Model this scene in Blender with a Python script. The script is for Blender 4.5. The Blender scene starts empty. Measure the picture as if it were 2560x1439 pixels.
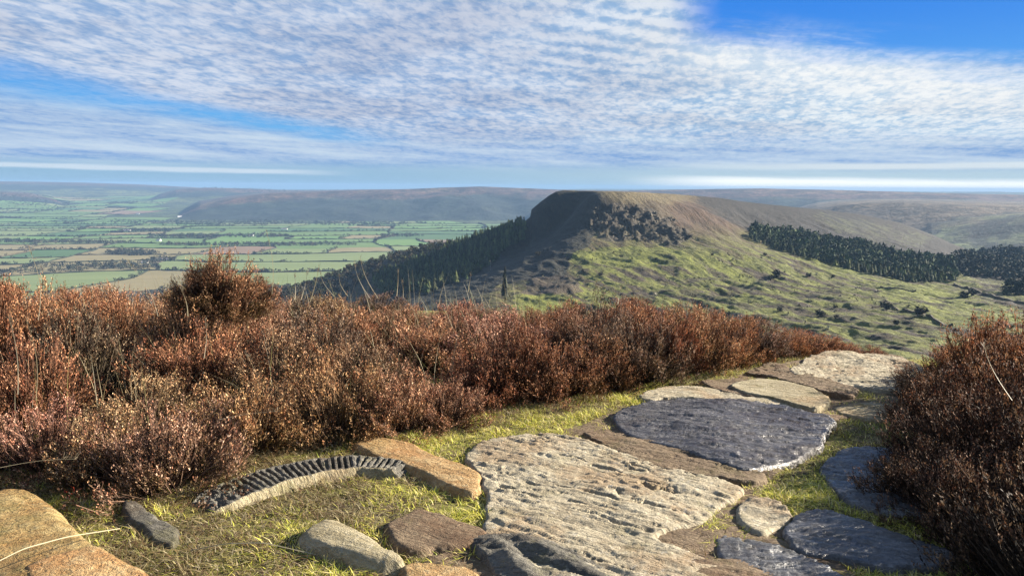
import bpy, math, random
import numpy as np
from mathutils import Matrix, Vector
R = math.radians
random.seed(7); rng = np.random.default_rng(7)
sc = bpy.context.scene
col = sc.collection

# ------------------------------------------------------------------ camera
F = 1900.0                       # focal length in pixels of the 2560-wide photograph
EYE = 1.45
PITCH = math.degrees(math.atan(253.5 / F)); ROLL = 0.42
cam_d = bpy.data.cameras.new('camera'); cam = bpy.data.objects.new('camera', cam_d); col.objects.link(cam)
cam_d.sensor_width = 36; cam_d.lens = 36 * F / 2560; cam_d.clip_start = 0.05; cam_d.clip_end = 60000
M = Matrix.Translation((0, 0, EYE)) @ Matrix.Rotation(R(90 - PITCH), 4, 'X') @ Matrix.Rotation(R(ROLL), 4, 'Z')
cam.matrix_world = M; sc.camera = cam
RM = np.array(M.to_3x3())

# ------------------------------------------------------------------ light, sky, exposure
SUN_AZ, SUN_EL = 76.0, 22.0      # degrees clockwise from straight ahead, degrees up
sd = bpy.data.lights.new('sun', 'SUN'); sd.energy = 5.0; sd.angle = R(0.5); sd.color = (1.0, 0.90, 0.75)
sun = bpy.data.objects.new('sun', sd); col.objects.link(sun)
sv = Vector((math.sin(R(SUN_AZ)) * math.cos(R(SUN_EL)), math.cos(R(SUN_AZ)) * math.cos(R(SUN_EL)), math.sin(R(SUN_EL))))
sun.rotation_euler = sv.to_track_quat('Z', 'Y').to_euler()
sc.view_settings.view_transform = 'Standard'; sc.view_settings.look = 'None'
sc.view_settings.exposure = 2.15; sc.view_settings.gamma = 1.0; sc.view_settings.use_curve_mapping = False

ALB = .43
class NT:
    """small node-tree writer"""
    def __init__(s, tree): s.t = tree; s.n = tree.nodes; s.l = tree.links
    def put(s, sock, v):
        if sock.name == 'Base Color': v = s.mix(1., v, (ALB, ALB, ALB), 'MULTIPLY')       # brings every pigment down to field-measured albedo
        if isinstance(v, bpy.types.NodeSocket): s.l.new(v, sock)
        elif v is not None:
            if hasattr(sock.default_value, '__len__') and not hasattr(v, '__len__'): v = [v] * len(sock.default_value)
            if hasattr(v, '__len__') and len(sock.default_value) == 4 and len(v) == 3: v = tuple(v) + (1,)
            sock.default_value = v
    def m(s, op, a, b=None, c=None, clamp=False):
        n = s.n.new('ShaderNodeMath'); n.operation = op; n.use_clamp = clamp
        for i, v in enumerate((a, b, c)):
            if v is not None: s.put(n.inputs[i], v)
        return n.outputs[0]
    def vm(s, op, a, b=None):
        n = s.n.new('ShaderNodeVectorMath'); n.operation = op
        s.put(n.inputs[0], a)
        if b is not None: s.put(n.inputs[3] if op == 'SCALE' else n.inputs[1], b)
        return n.outputs[0]
    def ss(s, v, a, b, lo=0., hi=1.):
        n = s.n.new('ShaderNodeMapRange'); n.interpolation_type = 'SMOOTHSTEP'
        for i, x in enumerate((v, a, b, lo, hi)): s.put(n.inputs[i], x)
        return n.outputs[0]
    def mix(s, f, a, b, mode='MIX'):
        n = s.n.new('ShaderNodeMix'); n.data_type = 'RGBA'; n.blend_type = mode
        s.put(n.inputs[0], f); s.put(n.inputs[6], a); s.put(n.inputs[7], b)
        return n.outputs[2]
    def noise(s, vec, scale, detail=4, rough=.55, dist=0., color=False):
        n = s.n.new('ShaderNodeTexNoise'); s.put(n.inputs['Vector'], vec); s.put(n.inputs['Scale'], scale)
        s.put(n.inputs['Detail'], detail); s.put(n.inputs['Roughness'], rough); s.put(n.inputs['Distortion'], dist)
        return n.outputs[1 if color else 0]
    def voro(s, vec, scale, rnd=1., out=0, feature='F1'):
        n = s.n.new('ShaderNodeTexVoronoi'); n.feature = feature; s.put(n.inputs['Vector'], vec); s.put(n.inputs['Scale'], scale)
        s.put(n.inputs['Randomness'], rnd)
        return n.outputs[out]
    def xyz(s, x, y, z=0.):
        n = s.n.new('ShaderNodeCombineXYZ'); s.put(n.inputs[0], x); s.put(n.inputs[1], y); s.put(n.inputs[2], z); return n.outputs[0]
    def sep(s, v):
        n = s.n.new('ShaderNodeSeparateXYZ'); s.put(n.inputs[0], v); return n.outputs
    def ramp(s, f, stops):
        n = s.n.new('ShaderNodeValToRGB'); s.put(n.inputs[0], f); cr = n.color_ramp
        while len(cr.elements) < len(stops): cr.elements.new(.5)
        for e, (p, c) in zip(cr.elements, stops): e.position = p; e.color = tuple(c) + (1,)
        return n.outputs[0]
    def mapping(s, v, scale, rot=(0, 0, 0)):
        n = s.n.new('ShaderNodeMapping'); s.put(n.inputs[0], v); n.inputs['Rotation'].default_value = tuple(-a for a in rot)   # streaks run along the rotated x axis
        return s.vm('MULTIPLY', n.outputs[0], scale)
    def attr(s, name, out='Color'):
        n = s.n.new('ShaderNodeAttribute'); n.attribute_name = name; return n.outputs[out]
    def node(s, t): return s.n.new(t)

SKY_STRENGTH = 0.05
world = bpy.data.worlds.new('World'); sc.world = world; world.use_nodes = True
world.node_tree.nodes.clear(); w = NT(world.node_tree)
def lin(*c): return tuple(((v / 255 / 12.92) if v / 255 <= .04045 else ((v / 255 + .055) / 1.055) ** 2.4) for v in c)
def skyc(*c): return tuple(v / SKY_STRENGTH / 2 ** 2.15 for v in lin(*c))
tc = w.node('ShaderNodeTexCoord').outputs['Generated']
x, y, z = w.sep(tc)
az = w.m('ARCTAN2', x, y); el = w.m('ARCSINE', z)
sky = w.node('ShaderNodeTexSky'); sky.sky_type = 'NISHITA'; sky.sun_disc = False
sky.sun_elevation = R(SUN_EL); sky.sun_rotation = R(SUN_AZ); sky.altitude = 400; sky.dust_density = .3; sky.ozone_density = 3.0
zc = w.m('MAXIMUM', z, 0.0)
den = w.m('ADD', zc, .10)
pl = w.xyz(w.m('DIVIDE', x, den), w.m('DIVIDE', y, den), 0)                       # where the ray meets a cloud layer
wob = w.noise(pl, 1.2, 3, .6)
n_big = w.noise(pl, .55, 4, .55)
plr = w.mapping(pl, (1.15, .62, 1), (0, 0, R(-14)))
n_mid = w.noise(plr, 6.5, 4, .62)
n_cell = w.voro(w.vm('ADD', plr, w.vm('SCALE', w.noise(plr, 6, 2, .5, color=True), .12)), 12.5, 1., 0, 'SMOOTH_F1')
n_fine = w.noise(plr, 24, 4, .62, .4)
rip = w.node('ShaderNodeTexWave'); rip.wave_type = 'BANDS'; rip.bands_direction = 'Y'
w.put(rip.inputs['Vector'], w.mapping(pl, (1, 1, 1), (0, 0, R(24)))); w.put(rip.inputs['Scale'], 1.7); w.put(rip.inputs['Distortion'], 3.5); w.put(rip.inputs['Detail'], 2.0); w.put(rip.inputs['Detail Scale'], 1.6)
ripm = w.m('MULTIPLY', w.ss(w.m('ABSOLUTE', w.m('SUBTRACT', az, .13)), .06, .19, 1, 0), w.ss(el, .10, .19))
mott = w.m('ADD', w.m('MULTIPLY', n_mid, .55), w.m('MULTIPLY', n_fine, .75))
mott = w.m('ADD', mott, w.m('MULTIPLY', w.m('SUBTRACT', .42, n_cell), .42))
mott = w.m('ADD', mott, w.m('MULTIPLY', w.m('MULTIPLY', w.m('SUBTRACT', rip.outputs[1], .5), .28), ripm))
mott = w.ss(w.m('ADD', mott, w.m('MULTIPLY', w.m('SUBTRACT', n_big, .5), .35)), .40, .84)
jit = w.m('MULTIPLY', w.m('SUBTRACT', w.noise(w.mapping(pl, (.35, 1, 1)), 2.2, 5, .6), .5), .05)
# the open blue to the upper right of the sheet's edge
edge = w.m('SUBTRACT', .179, w.m('MULTIPLY', w.m('SUBTRACT', az, .237), .166))
hole = w.m('MULTIPLY', w.ss(w.m('ADD', az, w.m('MULTIPLY', jit, .8)), .185, .262), w.ss(w.m('SUBTRACT', w.m('ADD', el, jit), edge), -.016, .020))
hole = w.m('MULTIPLY', hole, w.ss(w.m('ADD', el, w.m('MULTIPLY', n_big, .25)), .62, .5))
# the long blue gap on the left
slit_c = w.m('SUBTRACT', .077, w.m('MULTIPLY', w.m('ADD', az, .316), .13))
slit_d = w.m('ABSOLUTE', w.m('SUBTRACT', w.m('ADD', el, w.m('MULTIPLY', jit, .35)), slit_c))
slit = w.m('MULTIPLY', w.ss(slit_d, .0, w.m('ADD', .018, w.m('MULTIPLY', w.ss(az, -.35, -.6), .016)), 1, 0), w.ss(az, -.10, -.30))
wisp = w.ss(w.noise(w.mapping(pl, (.5, 1.6, 1), (0, 0, R(8))), 3.0, 5, .6), .46, .70)
soft = w.m('SUBTRACT', 1, w.m('MULTIPLY', mott, .15))
slit = w.m('MULTIPLY', w.m('MULTIPLY', slit, soft), w.m('SUBTRACT', 1., w.m('MULTIPLY', wisp, .2)))
hole = w.m('MULTIPLY', hole, w.m('SUBTRACT', 1, w.m('MULTIPLY', w.m('MULTIPLY', wisp, .55), w.ss(w.m('SUBTRACT', el, edge), .05, .0))))
cover = w.m('MULTIPLY', w.m('SUBTRACT', 1, hole), w.m('SUBTRACT', 1, slit))
high = w.ss(el, .28, .75)                                                       # the sheet breaks up overhead
cover = w.m('MULTIPLY', cover, w.mix(high, (1, 1, 1), w.ss(n_big, .42, .62)))
# mottled cloud above, smooth veil low down
low = w.ss(el, .085, .035)
leftlow = w.m('MULTIPLY', w.ss(w.m('SUBTRACT', el, slit_c), .0, -.012), w.ss(az, -.05, -.2))
low = w.m('MAXIMUM', low, leftlow)
right = w.ss(az, -.15, .5)
thin = w.mix(right, skyc(140, 172, 214), skyc(158, 194, 226))
thick = w.mix(right, skyc(208, 217, 234), skyc(236, 243, 247))
cl_m = w.mix(mott, thin, thick); shade = w.ss(w.noise(pl, .9, 4, .6), .38, .62, .86, 1.05); cl_m = w.mix(1., cl_m, w.xyz(shade, shade, w.m('ADD', w.m('MULTIPLY', shade, .8), .2)), 'MULTIPLY')
bright = w.m('MULTIPLY', w.ss(az, .08, .3), w.m('MULTIPLY', w.ss(w.m('SUBTRACT', edge, el), .075, .012), w.ss(w.m('SUBTRACT', edge, el), -.02, .01)))
cl_m = w.mix(w.m('MULTIPLY', bright, .92), cl_m, w.mix(mott, skyc(205, 222, 238), skyc(248, 250, 250)))
strk = w.noise(w.xyz(w.m('MULTIPLY', az, 3.2), w.m('ADD', w.m('MULTIPLY', el, 52), w.m('MULTIPLY', az, 2.2)), 0), 1.6, 5, .55)
veil = w.mix(w.ss(strk, .36, .68), skyc(126, 166, 218), skyc(196, 216, 236))
cl = w.mix(low, cl_m, w.mix(w.m('MULTIPLY', mott, .35), veil, skyc(215, 228, 240)))
# horizon: grey-blue bank, white streak at left and the white bank at right
hz = w.mix(w.ss(az, -.3, .45), skyc(150, 188, 216), skyc(190, 214, 226))
cl = w.mix(w.ss(el, .036, .014), cl, hz)
elj = w.m('ADD', el, w.m('MULTIPLY', jit, .10))
def band(c, wd, a0, a1, slope):
    cc = w.m('SUBTRACT', c, w.m('MULTIPLY', az, slope))
    return w.m('MULTIPLY', w.ss(w.m('ABSOLUTE', w.m('SUBTRACT', elj, cc)), wd * .25, wd, 1, 0), w.ss(az, a0, a1))
cl = w.mix(w.m('MULTIPLY', band(.0125, .0045, -.18, -.32, .012), .85), cl, skyc(216, 230, 242))
cl = w.mix(w.m('MULTIPLY', band(.0085, .0115, .12, .30, .010), .95), cl, tuple(v * 1.25 for v in skyc(254, 254, 248)))
cl = w.mix(w.m('MULTIPLY', band(.0265, .0055, .14, .45, .0), .85), cl, skyc(226, 236, 240))
blue = w.mix(w.ss(el, .02, .24), skyc(96, 180, 240), skyc(34, 128, 232))
blue = w.mix(.06, blue, sky.outputs[0])
blue = w.mix(w.m('MULTIPLY', high, .8), blue, sky.outputs[0])
final = w.mix(cover, blue, cl)
bg = w.node('ShaderNodeBackground'); w.put(bg.inputs[0], final); bg.inputs[1].default_value = SKY_STRENGTH
w.l.new(bg.outputs[0], w.node('ShaderNodeOutputWorld').inputs[0])

# ------------------------------------------------------------------ maths helpers
def ray(px, py):
    px, py = np.broadcast_arrays(np.asarray(px, float), np.asarray(py, float))
    v = np.stack([(px - 1280) / F, (719.5 - py) / F, -np.ones(px.shape)], -1)
    return v @ RM.T
def at(px, py, z=0.):
    """point on the level plane z seen at photo pixel px, py"""
    d = ray(px, py); k = (z - EYE) / d[..., 2]
    return d[..., :2] * k[..., None]
def tdep(px, py):
    d = ray(px, py); return -d[..., 2] / np.hypot(d[..., 0], d[..., 1])
def azim(px, py=560.):
    d = ray(px, py); return np.arctan2(d[..., 0], d[..., 1])
def project(P):
    v = (np.asarray(P, float) - np.array([0, 0, EYE])) @ RM
    return np.stack([1280 + F * v[..., 0] / -v[..., 2], 719.5 - F * v[..., 1] / -v[..., 2]], -1)
_perm = np.concatenate([rng.permutation(512)] * 2); _ang = rng.random(1024) * 2 * np.pi
def perlin(x, y):
    xi = np.floor(x).astype(int); yi = np.floor(y).astype(int); xf = x - xi; yf = y - yi
    u = xf * xf * xf * (xf * (xf * 6 - 15) + 10); v = yf * yf * yf * (yf * (yf * 6 - 15) + 10)
    def g(ix, iy, dx, dy):
        a = _ang[_perm[(_perm[ix & 511] + iy) & 511]]; return np.cos(a) * dx + np.sin(a) * dy
    n00 = g(xi, yi, xf, yf); n10 = g(xi + 1, yi, xf - 1, yf); n01 = g(xi, yi + 1, xf, yf - 1); n11 = g(xi + 1, yi + 1, xf - 1, yf - 1)
    return (n00 * (1 - u) + n10 * u) * (1 - v) + (n01 * (1 - u) + n11 * u) * v
def fbm(x, y, octv=4, gain=.5, ox=0.):
    x = np.asarray(x, float) + ox; y = np.asarray(y, float) + ox * .7; s = 0; a = 1.
    for _ in range(octv): s = s + a * perlin(x, y); x = x * 2.03 + 17.3; y = y * 2.03 - 9.1; a *= gain
    return s
def ridged(x, y, octv=4, ox=0.):
    x = np.asarray(x, float) + ox; y = np.asarray(y, float) - ox; s = 0; a = 1.
    for _ in range(octv): s = s + a * (1 - 2 * np.abs(perlin(x, y)) * 1.4); x = x * 2.1 + 7.7; y = y * 2.1 + 3.1; a *= .5
    return s
def sst(x, a, b): t = np.clip((x - a) / (b - a), 0, 1); return t * t * (3 - 2 * t)
def inpoly(px, py, poly):
    px = np.asarray(px); py = np.asarray(py); c = np.zeros(px.shape, bool); n = len(poly)
    for i in range(n):
        x1, y1 = poly[i]; x2, y2 = poly[(i + 1) % n]
        if y1 == y2: continue
        c ^= ((y1 > py) != (y2 > py)) & (px < (x2 - x1) * (py - y1) / (y2 - y1) + x1)
    return c
def mesh_np(name, V, Fc, mat=None, smooth=False, colors=None, uvs=None):
    V = np.asarray(V, np.float32); Fc = np.asarray(Fc, np.int32); k = Fc.shape[1]
    me = bpy.data.meshes.new(name); me.vertices.add(len(V)); me.vertices.foreach_set('co', V.ravel())
    me.loops.add(Fc.size); me.loops.foreach_set('vertex_index', Fc.ravel())
    me.polygons.add(len(Fc)); me.polygons.foreach_set('loop_start', np.arange(0, Fc.size, k, dtype=np.int32))
    me.polygons.foreach_set('use_smooth', np.full(len(Fc), smooth))
    me.update(calc_edges=True)
    if colors is not None:
        a = me.color_attributes.new('tint', 'FLOAT_COLOR', 'POINT')
        c = np.ones((len(V), 4), np.float32); c[:, :3] = colors; a.data.foreach_set('color', c.ravel())
    if mat: me.materials.append(mat)
    return me
def link(name, me, parent=None):
    o = bpy.data.objects.new(name, me); col.objects.link(o)
    if parent: o.parent = parent
    return o
def tag(o, label=None, cat=None, group=None, kind=None):
    for k, v in (('label', label), ('category', cat), ('group', group), ('kind', kind)):
        if v: o[k] = v
    return o
def empty(name, loc=(0, 0, 0)):
    o = bpy.data.objects.new(name, None); o.location = loc; o.empty_display_size = .1; col.objects.link(o); return o
def gridfaces(nr, nc):
    i = np.arange((nr - 1) * (nc - 1)); r = i // (nc - 1); c = i % (nc - 1); a = r * nc + c
    return np.stack([a, a + 1, a + nc + 1, a + nc], 1)

# ------------------------------------------------------------------ materials
def principled(name):
    m = bpy.data.materials.new(name); m.use_nodes = True; m.node_tree.nodes.clear(); t = NT(m.node_tree)
    b = t.node('ShaderNodeBsdfPrincipled'); o = t.node('ShaderNodeOutputMaterial'); t.l.new(b.outputs[0], o.inputs[0])
    b.inputs['Roughness'].default_value = .85; b.inputs['Specular IOR Level'].default_value = .3
    return m, t, b
def bump(t, b, h, strength=.5, dist=.02):
    n = t.node('ShaderNodeBump'); n.inputs['Strength'].default_value = strength; n.inputs['Distance'].default_value = dist
    t.put(n.inputs['Height'], h); t.l.new(n.outputs[0], b.inputs['Normal'])

def rock_mat(name, dark, mid, light, moss=.25, gloss=.8, grain=(2.5, 14, 4), rot=-25, lichen=.3, bstr=.7):
    m, t, b = principled(name)
    p = t.node('ShaderNodeNewGeometry').outputs['Position']
    q = t.mapping(p, grain, (0, 0, R(rot)))
    n1 = t.noise(p, 3.5, 5, .6); n2 = t.noise(q, 1.6, 6, .68, .3); n3 = t.noise(p, 60, 4, .7); n4 = t.noise(p, 210, 2, .6)
    f = t.m('ADD', t.m('MULTIPLY', n2, .55), t.m('ADD', t.m('MULTIPLY', n3, .40), t.m('MULTIPLY', n1, .25)))
    n5 = t.noise(t.mapping(p, (grain[0] * 3, grain[1] * 3.2, grain[2] * 3), (0, 0, R(rot))), 1.6, 4, .7, .4); f = t.m('ADD', t.m('MULTIPLY', f, .8), t.m('MULTIPLY', n5, .24))
    c = t.ramp(f, [(.42, dark), (.57, mid), (.74, light)])
    c = t.mix(t.m('MULTIPLY', t.ss(t.noise(p, 1.6, 6, .7), .48, .60), .55), c, (mid[0] * .85, mid[1] * .62, mid[2] * .45))
    c = t.mix(t.m('MULTIPLY', t.ss(t.noise(p, 28, 5, .7, .5), .58, .64), lichen), c, tuple(min(.62, v * 1.35 + .03) for v in light))
    c = t.mix(t.m('MULTIPLY', t.ss(n4, .60, .68), .5), c, (.03, .026, .02))
    ms = t.ss(t.m('ADD', t.noise(p, 5, 6, .72), t.m('MULTIPLY', n3, .25)), .66, .74)
    c = t.mix(t.m('MULTIPLY', ms, moss), c, (.13, .12, .02))
    c = t.mix(1., c, (1.22, 1.22, 1.20), 'MULTIPLY'); t.put(b.inputs['Base Color'], c); b.inputs['Roughness'].default_value = gloss
    if gloss < .4: b.inputs['Specular IOR Level'].default_value = .6
    h = t.m('ADD', t.m('MULTIPLY', n3, .7), t.m('ADD', t.m('MULTIPLY', n2, 1.2), t.m('ADD', t.m('MULTIPLY', n5, 1.3), t.m('MULTIPLY', n4, .25))))
    bump(t, b, h, bstr, .028)
    return m
ROCK = {
    'ochre': rock_mat('ochre_sandstone', (.12, .08, .03), (.42, .28, .10), (.74, .57, .27), .40, .85, (5, 9, 5), 10, .25, .9),
    'orange': rock_mat('orange_sandstone', (.17, .09, .035), (.50, .30, .12), (.78, .58, .31), .22, .8, (5, 9, 5), -20, .22, .8),
    'pale': rock_mat('pale_gritstone', (.16, .125, .08), (.46, .39, .27), (.72, .64, .47), .25, .8, bstr=.6),
    'brown': rock_mat('brown_gritstone', (.07, .045, .026), (.20, .135, .08), (.36, .27, .17), .25, .8),
    'blue': rock_mat('wet_slate_grey_gritstone', (.018, .017, .018), (.065, .060, .062), (.33, .315, .31), .05, .34, (2.0, 16, 4), -22, .15, .5),  # light stop paints pale streaks as sky highlights on the ripples
    'dark': rock_mat('damp_dark_gritstone', (.028, .027, .028), (.08, .08, .083), (.33, .33, .34), .06, .34, (2.0, 16, 4), -12, .15, .5),
    'grey': rock_mat('grey_gritstone', (.04, .036, .03), (.13, .12, .10), (.36, .33, .27), .35, .75),
    'cream': rock_mat('cream_gritstone', (.18, .14, .075), (.42, .35, .21), (.68, .60, .41), .45, .8),
}
def tint_mat(name, rough=.8, objcol=True, nscale=0., trans=0.):
    m, t, b = principled(name)
    c = t.attr('tint')
    if objcol: c = t.mix(1., c, t.node('ShaderNodeObjectInfo').outputs['Color'], 'MULTIPLY')
    if nscale:
        p = t.node('ShaderNodeNewGeometry').outputs['Position']
        f = t.ss(t.noise(p, nscale, 3, .6), .3, .7, .55, 1.4); c = t.mix(1., c, t.xyz(f, f, f), 'MULTIPLY')
    t.put(b.inputs['Base Color'], c); b.inputs['Roughness'].default_value = rough
    if trans:
        tr = t.node('ShaderNodeBsdfTranslucent'); t.put(tr.inputs[0], t.mix(1., c, (ALB, ALB, ALB), 'MULTIPLY')); mx = t.node('ShaderNodeMixShader'); mx.inputs[0].default_value = trans
        t.l.new(b.outputs[0], mx.inputs[1]); t.l.new(tr.outputs[0], mx.inputs[2])
        t.l.new(mx.outputs[0], [n for n in t.n if n.type == 'OUTPUT_MATERIAL'][0].inputs[0])
    return m
M_heather = tint_mat('heather_florets', .75, True, 0, .22)
M_stem = tint_mat('heather_stems', .9)
M_grass = tint_mat('grass_blades', .6, False, 0, .3)
M_straw = tint_mat('straw', .6, False, 0, .15)
M_far = tint_mat('far_foliage', .95, True, .05)
M_conifer = tint_mat('conifer_needles', .95, True, .15)
M_rockfar, t, b = principled('crag_rock')
p = t.node('ShaderNodeNewGeometry').outputs['Position']
t.put(b.inputs['Base Color'], t.ramp(t.noise(p, .35, 6, .7), [(.35, (.08, .065, .045)), (.52, (.26, .215, .15)), (.68, (.50, .43, .32))]))

# ------------------------------------------------------------------ near ground
XE = 13.
def G(x, y):
    """height of the hilltop"""
    x = np.asarray(x, float); y = np.asarray(y, float)
    r = np.hypot(x, y)
    z = .010 * fbm(x * 1.7, y * 1.7, 4) + .014 * fbm(x * .5, y * .5, 2, .5, 40)
    edge = 8.4 - 1.7 * sst(x, .8, 2.2) + .5 * fbm(x * .2, y * .0 + 3, 2)
    dr = np.maximum(r - edge, 0)
    z = z - (dr * dr * .12) / (1 + dr * .25)
    return z
def ground_mesh():
    xs = np.concatenate([np.linspace(-30, -6.5, 40)[:-1], np.linspace(-6.5, 6.5, 521), np.linspace(6.5, 30, 40)[1:]])
    ys = np.concatenate([np.linspace(-12, 1.6, 30)[:-1], np.linspace(1.6, 8.6, 281), np.linspace(8.6, 36, 60)[1:]])
    X, Y = np.meshgrid(xs, ys); Z = G(X, Y)
    Z += .010 * fbm(X * 14, Y * 14, 3, .6, 90) + .006 * ridged(X * 30, Y * 30, 2)
    return mesh_np('ground', np.stack([X, Y, Z], -1).reshape(-1, 3), gridfaces(len(ys), len(xs)), None, True)
m, t, b = principled('mossy_turf')
p = t.node('ShaderNodeNewGeometry').outputs['Position']
n1 = t.noise(p, 2.2, 5, .6); n2 = t.noise(p, 35, 5, .7); n3 = t.noise(p, 130, 3, .7)
c = t.ramp(t.m('ADD', t.m('MULTIPLY', n1, .5), t.m('MULTIPLY', n2, .5)), [(.36, (.07, .042, .02)), (.46, (.20, .14, .055)), (.54, (.33, .31, .055)), (.66, (.44, .43, .06))])
c = t.mix(t.ss(n3, .56, .66), c, (.34, .27, .12))
c = t.mix(t.m('MULTIPLY', t.ss(t.noise(p, 9, 4, .7), .56, .63), .8), c, (.045, .022, .010))
t.put(b.inputs['Base Color'], c); bump(t, b, t.m('ADD', n2, t.m('MULTIPLY', n3, .6)), 1., .03)
gm = ground_mesh(); gm.materials.append(m)
tag(link('ground', gm), kind='structure')

# ------------------------------------------------------------------ hill across the col: heights fitted through surveyed points
CP = [  # photo x, photo y, distance in metres
 (1392,481,1150),(1450,478,1190),(1520,478,1230),(1600,481,1280),(1700,487,1360),(1800,497,1450),(1850,504,1500),(1950,514,1600),(2050,523,1750),(2150,536,1850),(2250,556,1900),(2330,586,1900),(2400,618,1900),
 (1470,492,1080),(1490,508,1050),(1560,515,1040),(1640,528,1050),(1700,520,1120),(1760,530,1140),(1480,560,1005),(1520,585,985),(1600,596,960),(1680,604,950),(1720,565,1030),
 (1465,600,955),(1440,640,890),(1400,668,840),(1340,676,850),(1300,640,1020),(1370,712,740),(1300,700,800),(1290,745,640),(1400,765,590),(1200,760,620),
 (1350,525,1190),(1310,560,1210),(1390,580,1100),(1420,540,1110),(1340,610,1100),(1240,590,1200),(1200,610,1180),(1130,640,1160),(1050,668,1140),(960,705,1100),(900,735,1070),(1250,655,1040),(1180,690,980),(1100,725,930),(1000,760,880),(880,790,850),
 (800,720,1250),(850,690,1330),(900,665,1420),(1000,640,1400),(1100,612,1400),(1200,590,1350),
 (700,735,1450),(600,745,1600),(500,745,1750),(420,745,1900),(700,800,900),(500,820,850),(250,830,900),(0,840,900),(-300,860,900),
 (1560,640,880),(1650,660,830),(1700,690,780),(1500,700,750),(1560,760,610),(1480,730,680),(1650,730,690),(1700,790,570),
 (1780,590,980),(1850,640,900),(1780,700,780),(1900,700,800),(1880,760,650),(1800,810,530),(1950,640,980),(2000,690,860),(2050,740,720),(2000,800,570),(1950,850,470),
 (2100,680,960),(2200,715,880),(2300,745,810),(2400,768,760),(2500,782,740),(2600,790,760),(2150,780,640),(2250,800,600),(2350,820,570),(2100,860,460),(2250,870,450),(2450,850,520),(2560,840,560),(2700,830,600),(2400,900,420),
 (1870,604,1100),(2000,645,1040),(2150,682,1000),(2280,708,970),(2380,700,1050),(1900,575,1300),(2050,605,1300),(2200,628,1300),(2350,655,1300),(1950,545,1450),(2100,572,1500),(2250,605,1550),(2350,630,1600),
 (2450,650,1650),(2560,655,1650),(2700,660,1600),(2450,705,1150),(2560,725,1050),(2700,730,1000),(2500,630,1900),(2700,630,1900),(1800,545,1250),(1750,570,1080),
]
HP = [  # photo x, distance, height: the far side and the near flank, hidden from here
 (1400,1350,-20),(1500,1500,-18),(1600,1550,-25),(1800,1800,-45),(2000,2050,-75),(2200,2200,-120),(2400,2200,-180),(2600,2300,-215),
 (1300,1350,-75),(1350,1600,-150),(1250,1700,-210),(1150,1700,-235),(1400,2000,-230),(1600,2300,-200),(1000,1900,-262),(800,1900,-262),(650,2100,-272),(450,2200,-274),(200,2200,-278),(-100,2200,-279),(-500,2200,-279),
 (1300,2500,-320),(1000,2400,-310),(600,2500,-310),(200,2500,-310),(-400,2500,-310),(1800,2600,-250),(2200,2600,-230),(2600,2600,-230),(2900,2600,-230),
 (1280,30,-8),(400,30,-8),(2200,30,-8),(-800,30,-8),(3300,30,-8),(1280,100,-32),(400,100,-34),(2200,100,-30),(-800,100,-34),(3300,100,-28),
 (1280,250,-75),(400,250,-88),(2200,250,-68),(-800,250,-90),(3300,250,-62),(300,500,-160),(1280,450,-98),(-500,550,-160),(900,480,-125),(-100,1500,-240),(-800,1500,-240),(250,1500,-235),(3200,700,-150),(3200,1600,-190)]
cpa = np.array(CP, float); hpa = np.array(HP, float)
caz = azim(cpa[:, 0], cpa[:, 1]); ct = tdep(cpa[:, 0], cpa[:, 1]); cl_ = np.log(cpa[:, 2])
haz = azim(hpa[:, 0]); ht = (EYE - hpa[:, 2]) / hpa[:, 1]; hl = np.log(hpa[:, 1])
PA = np.concatenate([np.stack([caz, cl_], 1), np.stack([haz, hl], 1)]); PT = np.concatenate([ct, ht])
def tps_k(r2): return .5 * r2 * np.log(r2 + 1e-12)
n = len(PA); A = np.zeros((n + 3, n + 3))
A[:n, :n] = tps_k(((PA[:, None] - PA[None]) ** 2).sum(-1)) + np.eye(n) * 2e-4
A[:n, n] = 1; A[:n, n + 1:] = PA; A[n:, :n] = A[:n, n:].T
WT = np.linalg.solve(A, np.concatenate([PT, np.zeros(3)]))
def hill_t(a, l):
    a = np.asarray(a, float); l = np.asarray(l, float); out = np.empty(a.shape)
    fa, fl, fo = a.ravel(), l.ravel(), out.ravel()
    for s in range(0, fa.size, 40000):
        q = np.stack([fa[s:s + 40000], fl[s:s + 40000]], 1)
        r2 = (q[:, :1] - PA[None, :, 0]) ** 2 + (q[:, 1:] - PA[None, :, 1]) ** 2
        fo[s:s + 40000] = tps_k(r2) @ WT[:n] + WT[n] + q @ WT[n + 1:]
    return fo.reshape(a.shape)
CRAG = [(1478, 520), (1530, 512), (1600, 520), (1680, 545), (1730, 590), (1690, 612), (1600, 602), (1500, 590), (1470, 560)]
SKYL = np.array([(1312, 545), (1326, 526), (1350, 506), (1372, 489), (1390, 479), (1410, 475), (1450, 477), (1520, 478), (1600, 480), (1700, 486), (1800, 495), (1850, 503), (1950, 514), (2050, 523), (2150, 536), (2250, 556), (2330, 586), (2400, 618), (2480, 640)], float)
SKA = azim(SKYL[:, 0], SKYL[:, 1]); SKT = tdep(SKYL[:, 0], SKYL[:, 1])
_ga = np.linspace(SKA[1], SKA[-1], 160); _gd = np.exp(np.linspace(math.log(950), math.log(2300), 140)); _gt = hill_t(*np.meshgrid(_ga, np.log(_gd)))
_lift = np.minimum(np.interp(_ga, SKA, SKT) - _gt.min(0), 0)          # how far the fitted crest still falls short of the surveyed one
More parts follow.
